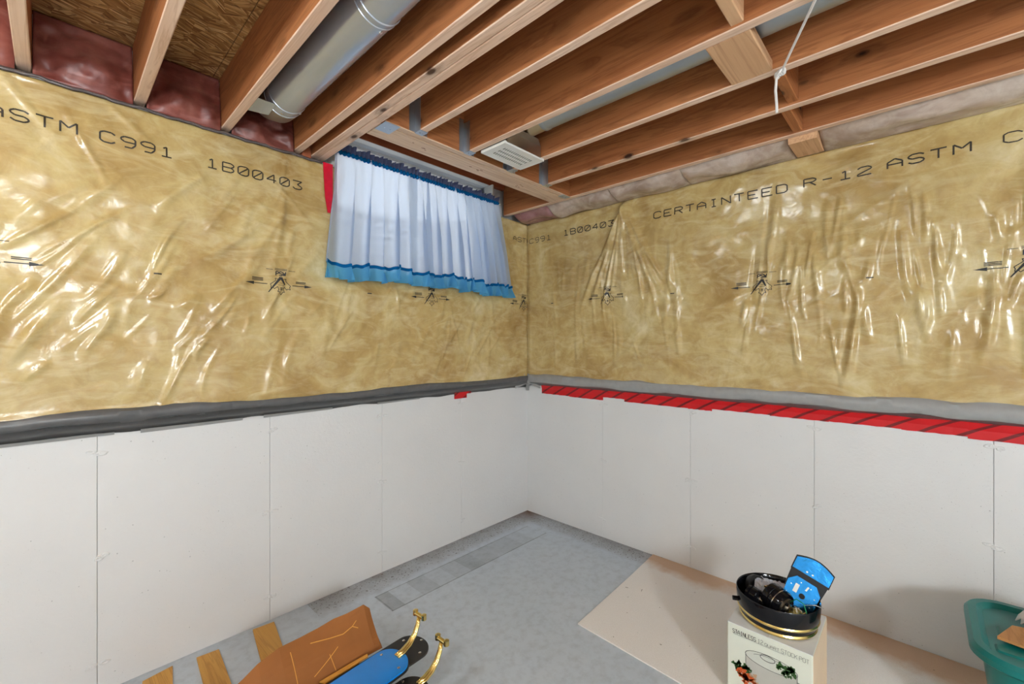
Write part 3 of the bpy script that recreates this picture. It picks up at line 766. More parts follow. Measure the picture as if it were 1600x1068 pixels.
m.grid(lambda a,z: (-1.04-.85*math.cos(a), .225+.62*math.sin(a)*(1+.02*math.sin(z*2*math.pi/.075)), z), us, vs_)
m.build('corrugated_wall', plain('galvanised_white_well', s2l((236,236,236)), .4, var=.03), ww, smooth=True)
MB().box(-1.9,-.18,.225,.9,1.58,1.60).build('gravel_bed', plain('grey_gravel', s2l((170,165,158)), .9, var=.4, scale=60), ww)
tag(MB().box(-6,3,.9,8,2.1,2.2).build('lawn', plain('green_lawn', s2l((96,128,70)), .9, var=.4, scale=30), origin=(-1,4,2.1), kind='stuff'), 'green ground outside beyond the window well', 'lawn')

# the two cafe curtains: pleats are real folds, heading gathered on a rod
def curtain(x0t,x1t,x0b,x1b,seed,label,nf):
    t = thing('curtain', ((x0t+x1t)/2,-.115,1.72), label, 'curtain', 'blue ruffled window curtains')
    r = random.Random(seed); ph = [r.uniform(0,6.28) for _ in range(8)]
    def fold(u, f=1.0, amp=.014):
        return amp*1.45*(math.sin(2*math.pi*nf*f*u+ph[0]+1.3*math.sin(5*u+ph[1])) + .5*math.sin(2*math.pi*nf*f*1.7*u+ph[2]) + .35*math.sin(2*math.pi*nf*.45*u+ph[3]))
    zt, zb = 2.388, 1.795
    def X(u,t_): return (x0t+(x1t-x0t)*u)*(1-t_)+(x0b+(x1b-x0b)*u)*t_
    hem = lambda u: zb + .010*math.sin(6*u+ph[4]) + .009*math.sin(21*u+ph[5])
    def P(u, s_):
        z = zt+(hem(u)-zt)*s_
        y = -.118 - fold(u,1,.013*(.12+1.15*min(1,s_*1.6))) - .006*math.sin(60*u+ph[6])*(1-min(1,s_*5)) - .012*s_
        return (X(u,s_)+.0175*math.sin(2*math.pi*nf*u+ph[0]+1.3*math.sin(5*u+ph[1])+1.2)*(.1+.9*min(1,s_*1.8)), y, z)
    us = np.linspace(0,1,240)
    MB().grid(P, us, np.linspace(0.0,1,40)).build('panel', M_sheer, t, smooth=True)
    # heading ruffle standing above the rod
    m = MB()
    def Hd(u,s_):
        z = zt - .004 + s_*(.040+.006*math.sin(37*u+ph[2])+.004*math.sin(91*u+ph[3])); return (X(u,0)+.004*math.sin(140*u)*s_, -.118-.012*math.sin(2*math.pi*nf*3.4*u+ph[0])*(.3+.9*s_), z)
    m.grid(Hd, np.linspace(0,1,260), np.linspace(0,1,6)); m.build('heading_ruffle', M_band2, t, smooth=True)
    m = MB()
    for k_ in range(261):
        u = k_/260; 
        for q_ in range(9):
            a = 2*math.pi*q_/8; rr_ = .0115+.003*math.sin(2*math.pi*nf*4*u)
            m.v.append((X(u,0), -.118+rr_*math.cos(a), zt-.008+rr_*math.sin(a)))
    for k_ in range(260):
        for q_ in range(8): a = k_*9+q_; m.f.append((a,a+1,a+10,a+9))
    m.build('rod_pocket', M_band, t, smooth=True)
    m = MB()
    def Rf(u,s_):
        b = P(u,1); z = b[2]-s_*(.078+.006*math.sin(29*u+ph[5]))
        return (b[0]+.009*math.sin(2*math.pi*nf*2.3*u+ph[4]+1.2)*s_, b[1]-.006-.024*s_*(math.sin(2*math.pi*nf*2.3*u+ph[4])+.5*math.sin(2*math.pi*nf*4.1*u))-.010*s_, z)
    m.grid(Rf, np.linspace(0,1,260), np.linspace(0,1,9)); m.build('hem_ruffle', M_ruff, t, smooth=True)
    m = MB()
    def Bd(u,s_):
        b = P(u,1); return (b[0], b[1]-.009-.003*math.sin(math.pi*s_), b[2]+.009-.018*s_+.003*math.sin(2*math.pi*nf*3*u))
    m.grid(Bd, np.linspace(0,1,200), np.linspace(0,1,4)); m.build('trim_band', M_band, t, smooth=True)
M_band2 = curtain_mat('heading_blue_backlit_shade', s2l((96,104,138)), .25, .0)  # heading blue darkened to stand for its backlit shade
curtain(-1.655,-1.062,-1.725,-1.035,3,'left pale blue curtain with ruffled blue hem, hanging at the window',6.5)
curtain(-1.070,-.452,-1.060,-.345,9,'right pale blue curtain with ruffled blue hem, nearest the corner',8.5)
tag(MB().tube([(-1.70,-.06,2.38),(-1.695,-.118,2.38),(-1.2,-.118,2.38),(-.44,-.118,2.38),(-.435,-.06,2.38)], .006, 8).build('curtain_rod', M_white, origin=(-1.05,-.118,2.38)), 'thin white rod carrying the two blue curtains', 'rod')
m = MB().prism([(-1.700,2.318),(-1.690,2.14),(-1.676,2.06),(-1.650,2.06),(-1.650,2.318)], -.080, -.0745, lambda a,b,h: (a,h,b))
tag(m.build('red_window_tape', plain('bright_red_tape', s2l((200,6,40)), .4, var=.25), origin=(-1.67,-.077,2.06)), 'bright red tape strip beside the left edge of the curtains', 'tape')

# ------------------------------------------------------------------ ducts
du = thing('round_duct', (-1.972,-.3,2.44), 'shiny round metal duct running between two joists at the upper left', 'duct')
DX, DZ, DR = -1.972, 2.447, .078
def ring(y): return Matrix.Translation((DX,y,DZ)) @ Matrix.Rotation(R(90),4,'X')
def pipe(y0,y1,r): return MB().lathe([(r,0),(r,abs(y1-y0))], 40, ring(y0))
sharp(MB().tube([(DX,-.30,DZ),(DX,-1.12,DZ)], DR, 40).build('duct_section', M_galv, du)); sharp(MB().tube([(DX,-1.12,DZ),(DX,-5.4,DZ)], DR*.985, 40).build('duct_section', M_galv, du))
for y in (-1.10,-1.125,-.36,-.31):
    m = MB().lathe([(DR,-.004),(DR+.0025,-.002),(DR+.0025,.002),(DR,.004)], 40, ring(y)); sharp(m.build('crimp_ring', M_galv, du))
for y, a in ((-1.085,-70),(-.335,-100),(-.335,-40)):
    p = Vector((DX+DR*math.cos(R(a)), y, DZ+DR*math.sin(R(a))))
    m = MB().lathe([(.006,0),(.006,.003),(.003,.005)], 10, Matrix.Translation(p) @ Vector((math.cos(R(a)),0,math.sin(R(a)))).to_track_quat('Z','Y').to_matrix().to_4x4()); m.build('screw', M_chrome, du)
sharp(MB().tube([(DX,-.31,DZ),(DX-.002,-.25,DZ+.004),(DX-.006,-.19,DZ+.03),(DX-.012,-.15,DZ+.075)], [.080,.081,.080,.076], 32).build('elbow', metal('dull_duct_elbow',(.40,.38,.36),.45), du))
m = MB().add([(-2.105,-.33,2.40),(-2.02,-.36,2.385),(-2.02,-.27,2.372),(-2.105,-.22,2.385)],[(0,1,2,3)])
m.build('boot_flange', M_galv, du, solid=.002)

d2 = thing('grey_branch_duct', (-1.0,-1.5,2.45), 'dull grey branch duct feeding the white ceiling grille', 'duct')
P2x, P2z, P2r = -1.045, 2.455, .055
sharp(MB().tube([(P2x,-1.03,P2z),(P2x,-5.4,P2z)], P2r, 32).build('pipe', M_galv2, d2))
m = MB().lathe([(P2r,-.012),(P2r+.003,-.008),(P2r+.003,.008),(P2r,.012)], 32, Matrix.Translation((P2x,-1.035,P2z)) @ Matrix.Rotation(R(90),4,'X')); sharp(m.build('crimp_ring', M_galv2, d2))
sharp(MB().tube([(P2x,-1.03,P2z),(P2x,-.94,P2z)], [P2r*.98,P2r*1.0], 32).build('collar', metal('brass_toned_collar',(.62,.52,.36),.35), d2))
bt = MB(); # boot: open box below, sloped shoulder above
bx0,bx1,by0,by1 = -1.170,-.918,-.90,-.715
bt.add([(bx0,by0,ZJ-.004),(bx1,by0,ZJ-.004),(bx1,by1,ZJ-.004),(bx0,by1,ZJ-.004),(bx0,by0,ZJ+.055),(bx1,by0,ZJ+.055),(bx1,by1,ZJ+.055),(bx0,by1,ZJ+.055),
        (P2x-.055,-.945,2.40),(P2x+.055,-.945,2.40),(P2x+.055,-.80,2.515),(P2x-.055,-.80,2.515)],
       [(0,1,5,4),(1,2,6,5),(2,3,7,6),(3,0,4,7),(4,5,9,8),(5,6,10,9),(6,7,11,10),(7,4,8,11),(8,9,10,11)])
bt.build('boot', metal('dull_boot_steel',(.50,.46,.42),.35), d2, solid=.002)
# register grille: rim, slotted face
rg = thing('ceiling_grille', (-1.03,-.80,ZJ-.012), 'white slotted register grille hanging below the grey branch duct', 'grille')
gx0,gx1,gy0,gy1 = -1.178,-.892,-.895,-.735; zt_, zb_ = ZJ-.0100, ZJ-.0125
m = MB(); 
rows = [(gy0+.036,gy0+.058),(gy0+.070,gy0+.092),(gy0+.104,gy0+.126)]
xs0, xs1, nsl = gx0+.038, gx1-.038, 15
ysplit = [gy0] + [v_ for rw in rows for v_ in rw] + [gy1]
for a, b in zip(ysplit[0::2], ysplit[1::2]): m.box(gx0,gx1,a,b,zb_,zt_)
for (a,b) in rows:
    m.box(gx0,xs0,a,b,zb_,zt_); m.box(xs1,gx1,a,b,zb_,zt_)
    stp = (xs1-xs0)/nsl
    for i in range(nsl): m.box(xs0+stp*(i+.62),xs0+stp*(i+1),a,b,zb_,zt_)
m.build('slotted_face', M_white, rg)
m = MB().box(gx0-.004,gx1+.004,gy0-.004,gy0,zb_-.001,zt_+.0095).box(gx0-.004,gx1+.004,gy1,gy1+.004,zb_-.001,zt_+.0095).box(gx0-.004,gx0,gy0,gy1,zb_-.001,zt_+.0095).box(gx1,gx1+.004,gy0,gy1,zb_-.001,zt_+.0095)
m.build('rim', M_white, rg); MB().box(gx0+.02,gx1-.02,gy0+.02,gy1-.02,zt_+.0006,zt_+.002).build('slot_shade_sheet', M_dark, rg)  # dark sheet stands for the shade behind the slots

# ------------------------------------------------------------------ pull cord
co = thing('pull_cord', (-.88,-1.99,2.2), 'white cotton pull cord tied to a joist and hanging down', 'cord')
A = Vector((-.905,-1.990,2.332))
MB().tube([(-1.45,-2.235,2.336),(-1.194,-2.128,2.336),(-1.0,-2.035,2.334),tuple(A)], .0042, 8).build('taut_run', M_rope, co)
m = MB()
for k_ in range(4):
    pts = [(A.x+.006*k_-.004+.010*math.cos(a), A.y+.010*math.sin(a)+.004*k_, A.z-.003+.007*math.sin(2*a+k_)) for a in np.linspace(0,6.3,14)]
    m.tube(pts, .0042, 6)
m.build('knot', M_rope, co, smooth=True)
MB().tube([(A.x+.012,A.y+.006,A.z-.004),(A.x+.006,A.y+.018,A.z-.016),(A.x+.004,A.y+.020,A.z-.06),(A.x+.010,A.y+.018,A.z-.105),(A.x+.014,A.y+.018,A.z-.135)], .0045, 8).build('hanging_end', M_rope, co, smooth=True)

# ------------------------------------------------------------------ carpet remnant
cp = MB()
ny = 40
pl = [(0-.003,-1.085),(-.35,-1.105),(-.908,-1.128),(-.930,-1.63),(-.94,-2.6),(-.95,-4.2),(-.003,-4.2)]
cp.prism(pl[::-1], .0008, .007)
tag(cp.build('carpet_remnant', M_carpet, origin=(-.45,-2.5,.0008)), 'beige carpet remnant on the floor along the right wall', 'carpet')

# ------------------------------------------------------------------ stock pot carton
bx = thing('stock_pot_box', (-.69,-1.93,.008), 'cream stock pot carton on the carpet below the fan housing', 'box')
FX, BXX, Y0, Y1, BZ = -.845, -.545, -2.072, -1.792, .283
sharp(MB().bbox(FX,BXX,Y0,Y1,.0085,BZ-.003,.003,'z').build('carton', M_boxw, bx))
MB().box(FX+.001,BXX-.001,Y0+.001,(Y0+Y1)/2-.0006,BZ-.003,BZ).build('top_flap', M_boxt, bx); MB().box(FX+.001,BXX-.001,(Y0+Y1)/2+.0006,Y1-.001,BZ-.003,BZ).build('top_flap', M_boxt, bx)
MB().box(FX+.004,BXX-.004,Y0-.0012,Y0-.0002,.012,BZ-.006).build('side_panel', M_boxs, bx, label='tan side panel')
fB = lambda a,z: (FX-.0009, Y1-a, z)      # a runs to the reader's right over the front panel
k = Ink(fB); k.text('STAINLESS', .020, .248, .0092, .0072, .0150, .0019); k.m.build('printed_title', M_ink, bx, kind='stuff')
k = Ink(fB); k.text('12', .108, .248, .0095, .0070, .0150, .0013); k.text('QUART', .131, .248, .0098, .0074, .0105, .0012); k.text('STOCK', .184, .248, .0104, .0082, .0150, .0012); k.text('POT', .240, .248, .0104, .0082, .0150, .0012)
k.m.build('printed_title', plain('grey_print_ink', s2l((112,114,108)), .5, var=0), bx, kind='stuff')
k = Ink(fB); k.rib([(.022,.245),(.195,.245)], .0009)
el = lambda ca,cz,ra,rz,n=40,t0=0,t1=6.2832: [(ca+ra*math.cos(t0+(t1-t0)*i/n), cz+rz*math.sin(t0+(t1-t0)*i/n)) for i in range(n+1)]
k.rib(el(.150,.190,.085,.026), .0018); k.rib(el(.150,.193,.060,.016,30,.3,2.8), .0012); k.rib(el(.140,.203,.024,.011), .0022)
k.rib([(.066,.186),(.067,.10),(.08,.04)], .0014); k.rib([(.234,.186),(.233,.10),(.22,.04)], .0014)
k.rib([(.234,.165),(.252,.163),(.254,.150),(.236,.148)], .0026); k.m.build('printed_pot_outline', plain('dark_grey_print', s2l((70,72,72)), .5, var=0), bx, kind='stuff')
m = Ink(lambda a,z: (FX-.0005, Y1-a, z)); 
m.tri(el(.150,.188,.084,.025,36)[:-1]); m.m.build('printed_pot_rim', plain('pale_print', s2l((206,210,200)), .5, var=.03), bx)
m = Ink(lambda a,z: (FX-.0003, Y1-a, z)); m.tri([(.066,.186),(.234,.186),(.232,.06),(.22,.035),(.08,.035),(.068,.06)]); m.m.build('printed_pot_body', plain('silver_print', s2l((190,190,182)), .4, var=.1, scale=12), bx)
def blob(pts, r_, n, seed, mat, name, off=.0013):
    q = random.Random(seed); m = Ink(lambda a,z: (FX-off, Y1-a, z))
    for i in range(n):
        c = q.choice(pts); a, z = c[0]+q.uniform(-r_,r_), c[1]+q.uniform(-r_,r_); s_ = q.uniform(.4,1)*r_*.7; ph = q.uniform(0,6)
        m.tri([(a+s_*(1+.35*math.sin(3*t+ph))*math.cos(t), z+s_*(1+.35*math.sin(3*t+ph))*math.sin(t)) for t in np.linspace(0,6.2832,13)[:-1]])
        off2 = off
    m.m.build(name, mat, bx, kind='stuff')
M_gr = plain('leaf_green_print', s2l((52,92,44)), .5, var=.5, scale=120); M_or = plain('orange_print', s2l((206,92,38)), .5, var=.25, scale=90)
blob([(.185,.190),(.200,.188),(.205,.175),(.212,.195)], .014, 26, 2, M_gr, 'printed_greens'); blob([(.04,.130),(.055,.135),(.07,.125),(.03,.118)], .014, 26, 3, M_gr, 'printed_greens', .0011)
blob([(.05,.105),(.065,.10),(.08,.095),(.06,.085),(.09,.10)], .014, 22, 4, M_or, 'printed_carrots', .0015); blob([(.09,.115),(.10,.105),(.11,.095)], .010, 10, 5, plain('mushroom_print', s2l((196,160,128)), .5), 'printed_mushrooms', .0012)

# ------------------------------------------------------------------ fan motor housing (a dish) with its parts in it
PC = Vector((-.700,-1.932,BZ+.001))
fh = thing('fan_motor_housing', tuple(PC), 'black dish-shaped fan housing with two brass rings on top of the carton', 'fan part')
T0 = Matrix.Translation(PC)
pr = [(.070,0),(.112,.0),(.124,.006),(.129,.016),(.133,.026),(.136,.040),(.140,.050),(.142,.070),(.144,.104),(.142,.108),(.138,.104),(.136,.070),(.130,.050),(.118,.018),(.07,.012)]
sharp(MB().lathe(pr, 56, T0).build('dish', M_black, fh), 50)
for r_, z in ((.129,.011),(.137,.042)):
    m = MB(); m.lathe([(r_-.004,z-.006),(r_+.001,z-.006),(r_+.004,z),(r_+.001,z+.006),(r_-.004,z+.006)], 56, T0, closed=True); sharp(m.build('brass_ring', M_brass, fh), 50)
m = MB()
for k_ in range(5): a = R(150+k_*0)+.03*k_; m.tube([(PC.x+.138*math.cos(R(118)),PC.y+.138*math.sin(R(118)),PC.z+.060),(PC.x+.160*math.cos(R(118)),PC.y+.160*math.sin(R(118)),PC.z+.060)], .009, 10)
m.build('side_knob', M_black, fh)
# motor lying in the dish
def orient(p, d): return Matrix.Translation(p) @ Vector(d).normalized().to_track_quat('Z','Y').to_matrix().to_4x4()
mo = thing('fan_motor', (-.735,-1.945,PC.z+.012), 'black cylindrical motor with silver band and white wires lying in the dish', 'motor')
Mx = orient((-.705,-1.902,PC.z+.096), (-.45,-1,-.28))
sharp(MB().lathe([(.030,0),(.047,.004),(.050,.010),(.050,.028),(.048,.030),(.050,.032),(.050,.066),(.047,.072),(.030,.074)], 36, Mx).build('motor_can', M_black, mo), 40)
m = MB().lathe([(.0495,.0465),(.0512,.0470),(.0512,.0500),(.0495,.0505)], 36, Mx, closed=True); sharp(m.build('silver_band', M_chrome, mo))
ecap = sharp(MB().lathe([(.036,.073),(.036,.080),(.020,.082),(.016,.090),(.010,.090)], 24, Mx).build('end_cap', metal('dull_motor_steel',(.30,.27,.22),.35), mo), 40)
for k_ in range(6):
    a = k_*1.047; m = MB().lathe([(.006,.079),(.006,.088),(.003,.090)], 10, Mx @ Matrix.Translation((.027*math.cos(a),.027*math.sin(a),0))); m.build('terminal', M_black, ecap)
e0 = Mx @ Vector((.02,0,.085))
MB().tube([e0, e0+Vector((-.03,-.02,.02)), e0+Vector((-.045,-.03,-.01)), e0+Vector((-.04,-.035,-.04))], .0022, 6).build('white_wire', M_white, mo, smooth=True)
MB().tube([e0+Vector((0,-.01,.01)), e0+Vector((-.02,-.035,.012)), e0+Vector((-.03,-.05,-.02))], .0022, 6).build('white_wire', M_white, mo, smooth=True)
# black coupling and clutter on the left side of the dish
cl = thing('shaft_coupling', (-.70,-1.85,PC.z+.012), 'small black ribbed coupling lying at the left in the dish', 'fan part')
Mc = orient((-.725,-1.835,PC.z+.078), (-.3,-1,-.1))
sharp(MB().lathe([(.020,0),(.032,.002),(.033,.012),(.029,.014),(.033,.018),(.033,.040),(.026,.046),(.014,.048)], 28, Mc).build('ribbed_body', M_black, cl), 40)
sharp(MB().lathe([(.012,.046),(.012,.062),(.006,.063)], 16, Mc).build('shaft', M_chrome, cl), 40)
cu = thing('black_canopy_cup', (-.66,-1.83,PC.z+.012), 'black round canopy cup leaning on the left rim of the dish', 'fan part')
sharp(MB().lathe([(.012,0),(.036,.002),(.040,.012),(.040,.030),(.037,.030),(.036,.014),(.012,.010)], 28, orient((-.655,-1.834,PC.z+.080),(-.6,-.9,.45))).build('cup', M_blackm, cu), 40)
pb = thing('parts_bag', (-.63,-1.87,PC.z+.012), 'crumpled clear bag of small hardware in the dish', 'bag')
m = MB(); n = 16
for j in range(n):
    for i in range(n):
        u, v_ = i/(n-1), j/(n-1); h = .012*mnoise.noise(Vector((u*5,v_*5,1)))+.008*mnoise.noise(Vector((u*12,v_*12,7)))
        p = Vector((-.628,-1.838,PC.z+.112)) + Vector((.02,-.105,-.006))*u + Vector((-.075,-.012,-.028))*v_ + Vector((0,0,1))*h; m.v.append(tuple(p))
for j in range(n-1):
    for i in range(n-1): a = j*n+i; m.f.append((a,a+1,a+n+1,a+n))
m.build('plastic', plain('cloudy_plastic_bag', s2l((196,200,212)), .2, var=.1), pb, solid=.001)
for k_ in range(5): MB().tube([(-.69+.01*k_,-1.90-.006*k_,PC.z+.108),(-.70+.012*k_,-1.888-.006*k_,PC.z+.112)], .004, 8).build('screw', M_brass, pb)
# blue bracket plate leaning out of the dish
bp = thing('blue_bracket_plate', (-.655,-1.99,PC.z+.012), 'blue metal mounting bracket with a bent flange leaning out of the dish', 'bracket')
B0 = Vector((-.690,-1.990,PC.z+.072)); ex = Vector((.50,-1,.0)).normalized(); ex = Vector((.12,-1.0,-.42)).normalized(); up_ = Vector((.45,-.25,1)); up_ = (up_ - ex*up_.dot(ex)).normalized(); nz_ = ex.cross(up_).normalized()
if nz_.x > 0: nz_ = -nz_
fp = lambda a,b,h: tuple(B0 + ex*a + up_*b + nz_*h)
octo = [(-.052,.02),(-.03,-.012),(.03,-.012),(.056,.018),(.056,.078),(.034,.104),(-.034,.104),(-.056,.078)]
octp = MB().prism(octo, 0, .002, fp).build('octagon_plate', M_bluesteel, bp)
MB().prism(el(.006,.045,.010,.010,20)[:-1], .002, .0026, fp).build('centre_hole', M_dark, octp)
MB().prism([(-.028,.045),(-.014,.045),(-.014,.078),(-.028,.078)], .002, .0028, fp).build('paper_label', M_white, octp)
MB().prism([(.006,.070),(.012,.070),(.016,.088),(.010,.088)], .002, .0028, fp).build('slot', M_white, octp)
for k_ in range(8):
    a = k_*.785+.3; MB().prism(el(.0+.046*math.cos(a),.045+.046*math.sin(a),.0022,.0022,10)[:-1], .002, .0030, fp).build('rivet', M_white, octp)
MB().prism([(-.058,.05),(.060,.05),(.068,.140),(-.062,.140)], -.010, -.004, fp).build('black_back_plate', M_black, bp)
n = 14; arc = [(-.060+.126*i/n, .170+.020*math.sin(math.pi*i/n)) for i in range(n+1)]
bfl = MB().prism([(-.060,.126)]+[(.066,.126)]+arc[::-1], -.004, .000, fp).build('bent_flange', M_bluesteel, bp)
MB().prism([(-.063,.118)]+[(.070,.118)]+[(a*1.06-.0005,b+.005) for a,b in arc[::-1]], -.010, -.0042, fp).build('flange_back', M_black, bp)
for a in (-.012,.008): MB().prism(el(a,.136,.0035,.0035,10)[:-1], 0, .001, fp).build('flange_hole', M_white, bfl)
wr = thing('green_wire', (-.72,-2.02,PC.z+.02), 'green ground wire curling over the right rim of the dish', 'wire')
MB().tube([(-.735,-1.985,PC.z+.105),(-.745,-2.005,PC.z+.128),(-.755,-2.03,PC.z+.124),(-.765,-2.040,PC.z+.100),(-.768,-2.042,PC.z+.08)], .0018, 6).build('insulated_lead', plain('green_wire_sheath', s2l((20,150,96)), .4), wr, smooth=True)
MB().tube([(-.74,-2.03,PC.z+.112),(-.72,-2.06,PC.z+.116),(-.715,-2.085,PC.z+.112)], .0014, 6).build('bare_lead', M_chrome, wr, smooth=True)
bs = thing('brass_bracket', (-.74,-2.0,PC.z+.012), 'small brass bracket lying at the right end of the motor', 'fan part')
sharp(MB().bbox(-.785,-.725,-2.035,-1.985,PC.z+.070,PC.z+.084,.004,'y').build('plate', M_brass, bs)); MB().tube([(-.76,-2.03,PC.z+.084),(-.76,-2.040,PC.z+.10),(-.76,-2.043,PC.z+.085)], .005, 8).build('hook', M_brass, bs)

# ------------------------------------------------------------------ fan blades in a torn box
cb = thing('cardboard_box', (-2.25,-.95,.0), 'torn open brown cardboard box holding fan blades at the bottom edge', 'box')
x0,x1,y0,y1,zt = -2.85,-1.86,-1.16,-.775,.175
def sheet(name, pts, mat=None, th=.004, label=None):
    m = MB(); m.add(pts,[tuple(range(len(pts)))]); return m.build(name, mat or M_card, cb, solid=th, label=label)
sheet('bottom', [(x0,y0,.004),(x1,y0,.004),(x1,y1,.004),(x0,y1,.004)])
for pts in ([(x0,y1,.004),(x1,y1,.004),(x1,y1,zt),(x0,y1,zt)],[(x0,y0,.004),(x1,y0,.004),(x1,y0,zt),(x0,y0,zt)],[(x0,y0,.004),(x0,y1,.004),(x0,y1,zt),(x0,y0,zt)],[(x1,y0,.004),(x1,y1,.004),(x1,y1,.135),(x1,y0,.135)]): sheet('side_wall', pts)
# torn flap standing up behind the blades: curled sheet with a ragged outline
top = [(-2.36,.20),(-2.30,.235),(-2.235,.262),(-2.19,.285),(-2.12,.300),(-2.05,.296),(-1.98,.297),(-1.92,.304),(-1.865,.302),(-1.80,.310),(-1.775,.285),(-1.770,.245),(-1.785,.205)]
m = MB(); n = 8
for (x,zt2) in top:
    for j in range(n+1):
        t_ = j/n; z = .165+(zt2-.165)*t_; yy = -.790+.085*t_+.018*math.sin(t_*2.6+x*7)*t_; m.v.append((x, yy, z))
for i in range(len(top)-1):
    for j in range(n): a = i*(n+1)+j; m.f.append((a,a+n+1,a+n+2,a+1))
tfl = m.build('torn_flap', M_card, cb, solid=.004)
k = Ink(lambda a,z: (a, -.790+.085*((z-.165)/.14)+.018*math.sin(((z-.165)/.14)*2.6+a*7)*((z-.165)/.14)-.003, z))
for pl_ in ([(-1.90,.255),(-1.86,.262),(-1.815,.285)],[(-1.86,.262),(-1.83,.245)],[(-2.02,.275),(-1.95,.262),(-1.90,.255)],[(-2.03,.19),(-1.97,.215),(-1.93,.232)],[(-1.965,.225),(-1.955,.175)],[(-2.09,.28),(-2.085,.18)]):
    k.m = MB(); k.rib(pl_, .0022); k.m.build('crease', M_cardp, tfl)
k = MB(); k.add([(-2.02,-.800,.176),(-1.88,-.806,.185),(-1.845,-.812,.190),(-1.85,-.828,.190),(-2.01,-.822,.178)],[(0,1,2,3,4)]); k.build('inner_tab', M_cardp, cb, solid=.004, label='pale inner tab')

def blade(xe, yc, z, L_, w_, mat, label, yaw, arm=True, edge=None, seed=0):
    t = thing('fan_paddle', (xe,yc,z), label, 'fan blade', 'ceiling fan blades in the torn box')
    t.rotation_euler = (0,0,yaw)
    def put(m, name, mt, par=t, **kw):
        me_ = MB(); me_.v = m.v; me_.f = m.f
        o = me_.build(name, mt, None); o.parent = par; return o
    h = w_/2; rr_ = .068
    pl_ = [(-L_,-h*1.02)] 
    pl_ += [(-.062+.062*math.sin(a), -h*math.cos(a)) if True else 0 for a in np.linspace(0,math.pi,19)]
    pl_ += [(-L_,h*1.02)]
    o = put(MB().prism([(a,b) for a,b in pl_],0,.006), 'blade_board', mat)
    if edge: put(MB().prism([(a*1.004+.004,b*1.05) for a,b in pl_],-.0066,-.0002), 'black_underside', edge)
    for sx,sy in ((-.06,.052),(-.012,.0),(-.06,-.052)):
        put(MB().lathe([(.0055,.006),(.0055,.008),(.003,.0095)],12,Matrix.Translation((sx,sy,0))), 'blade_screw', M_chrome)
    if arm:
        ar = put(MB(), 'x', None) if False else None
        pts = [(-.03,0,.008),(.0,.0,.012),(.03,.0,.024),(.055,.002,.045),(.072,.004,.072),(.080,.006,.098)]
        m = MB()
        for off, r0 in ((-.010,.0055),(0,.0075),(.010,.0055)):
            m.tube([(p[0],p[1]+off*(1-i*.12),p[2]-abs(off)*.15) for i,p in enumerate(pts)], [r0*.9,r0,r0*1.05,r0*1.0,r0*.95,r0*.9], 10)
        o = put(m, 'blade_arm', M_brass); o.data.shade_smooth()
        put(MB().tube([(.080,-.024,.106),(.080,.030,.106)], .0085, 12), 'arm_crossbar', M_brass, o); arm_ = o
        for yy in (-.022,.028): put(MB().lathe([(.005,-.010),(.0105,-.009),(.0105,.009),(.005,.010)],14,Matrix.Translation((.082,yy,.107))), 'arm_eyelet', M_brass, arm_)
    return t
blade(-1.755,-.918,.196,.95,.150,M_blue,'bright blue fan blade with brass arm, on top in the box',R(5),True,M_blackm)
blade(-1.640,-.888,.176,.95,.150,M_blackm,'black fan blade end showing under the blue blade',R(3),False)
blade(-1.742,-1.040,.150,.95,.130,M_blackm,'lower black fan blade with brass arm at the bottom photo edge',R(2),True)

# three golden boards poking out under the box
OG = 'golden boards on the floor'
def oakboard(pts, label):
    m = MB().prism(pts, .0006, .009); xs_ = [p[0] for p in pts]; yy = [p[1] for p in pts]
    return tag(m.build('wooden_board', M_oak, origin=(sum(xs_)/4,sum(yy)/4,.0006)), label, 'board', OG)
oakboard([(-2.014,-.030),(-2.075,-.42),(-1.985,-.44),(-1.924,-.040)], 'golden wooden board touching the wall behind the cardboard flap')
oakboard([(-2.240,-.058),(-2.275,-.55),(-2.19,-.56),(-2.160,-.068)], 'middle golden wooden board left of the cardboard box')
oakboard([(-2.420,-.060),(-2.49,-.50),(-2.39,-.52),(-2.320,-.042)], 'leftmost golden wooden board at the foot of the window wall')

# ------------------------------------------------------------------ teal tote at the right edge
tt = thing('storage_tote', (-.42,-2.80,.008), 'teal plastic storage tote with lid at the bottom right corner', 'tote')
def rrect(x0,x1,y0,y1,r,n=8):
    out = []
    for cx,cy,a0 in ((x1-r,y1-r,0),(x0+r,y1-r,90),(x0+r,y0+r,180),(x1-r,y0+r,270)):
        for i in range(n+1): a = R(a0+90*i/n); out.append((cx+r*math.cos(a),cy+r*math.sin(a)))
    return out
def loft(rings):
    m = MB(); n = len(rings[0][0])
    for poly,z in rings: m.v += [(a,b,z) for a,b in poly]
    for k_ in range(len(rings)-1):
        for i in range(n): m.f.append((k_*n+i,k_*n+(i+1)%n,(k_+1)*n+(i+1)%n,(k_+1)*n+i))
    m.f.append(tuple(range(n-1,-1,-1))); m.f.append(tuple(range((len(rings)-1)*n,len(rings)*n))); return m
TX0,TX1,TY0,TY1,TZ = -.690,-.215,-3.13,-2.462,.405
sharp(loft([(rrect(TX0+.075,TX1-.075,TY0+.075,TY1-.075,.06),.0085),(rrect(TX0+.035,TX1-.035,TY0+.035,TY1-.035,.08),.33),(rrect(TX0+.028,TX1-.028,TY0+.028,TY1-.028,.085),.372)]).build('bin', M_teal, tt), 40)
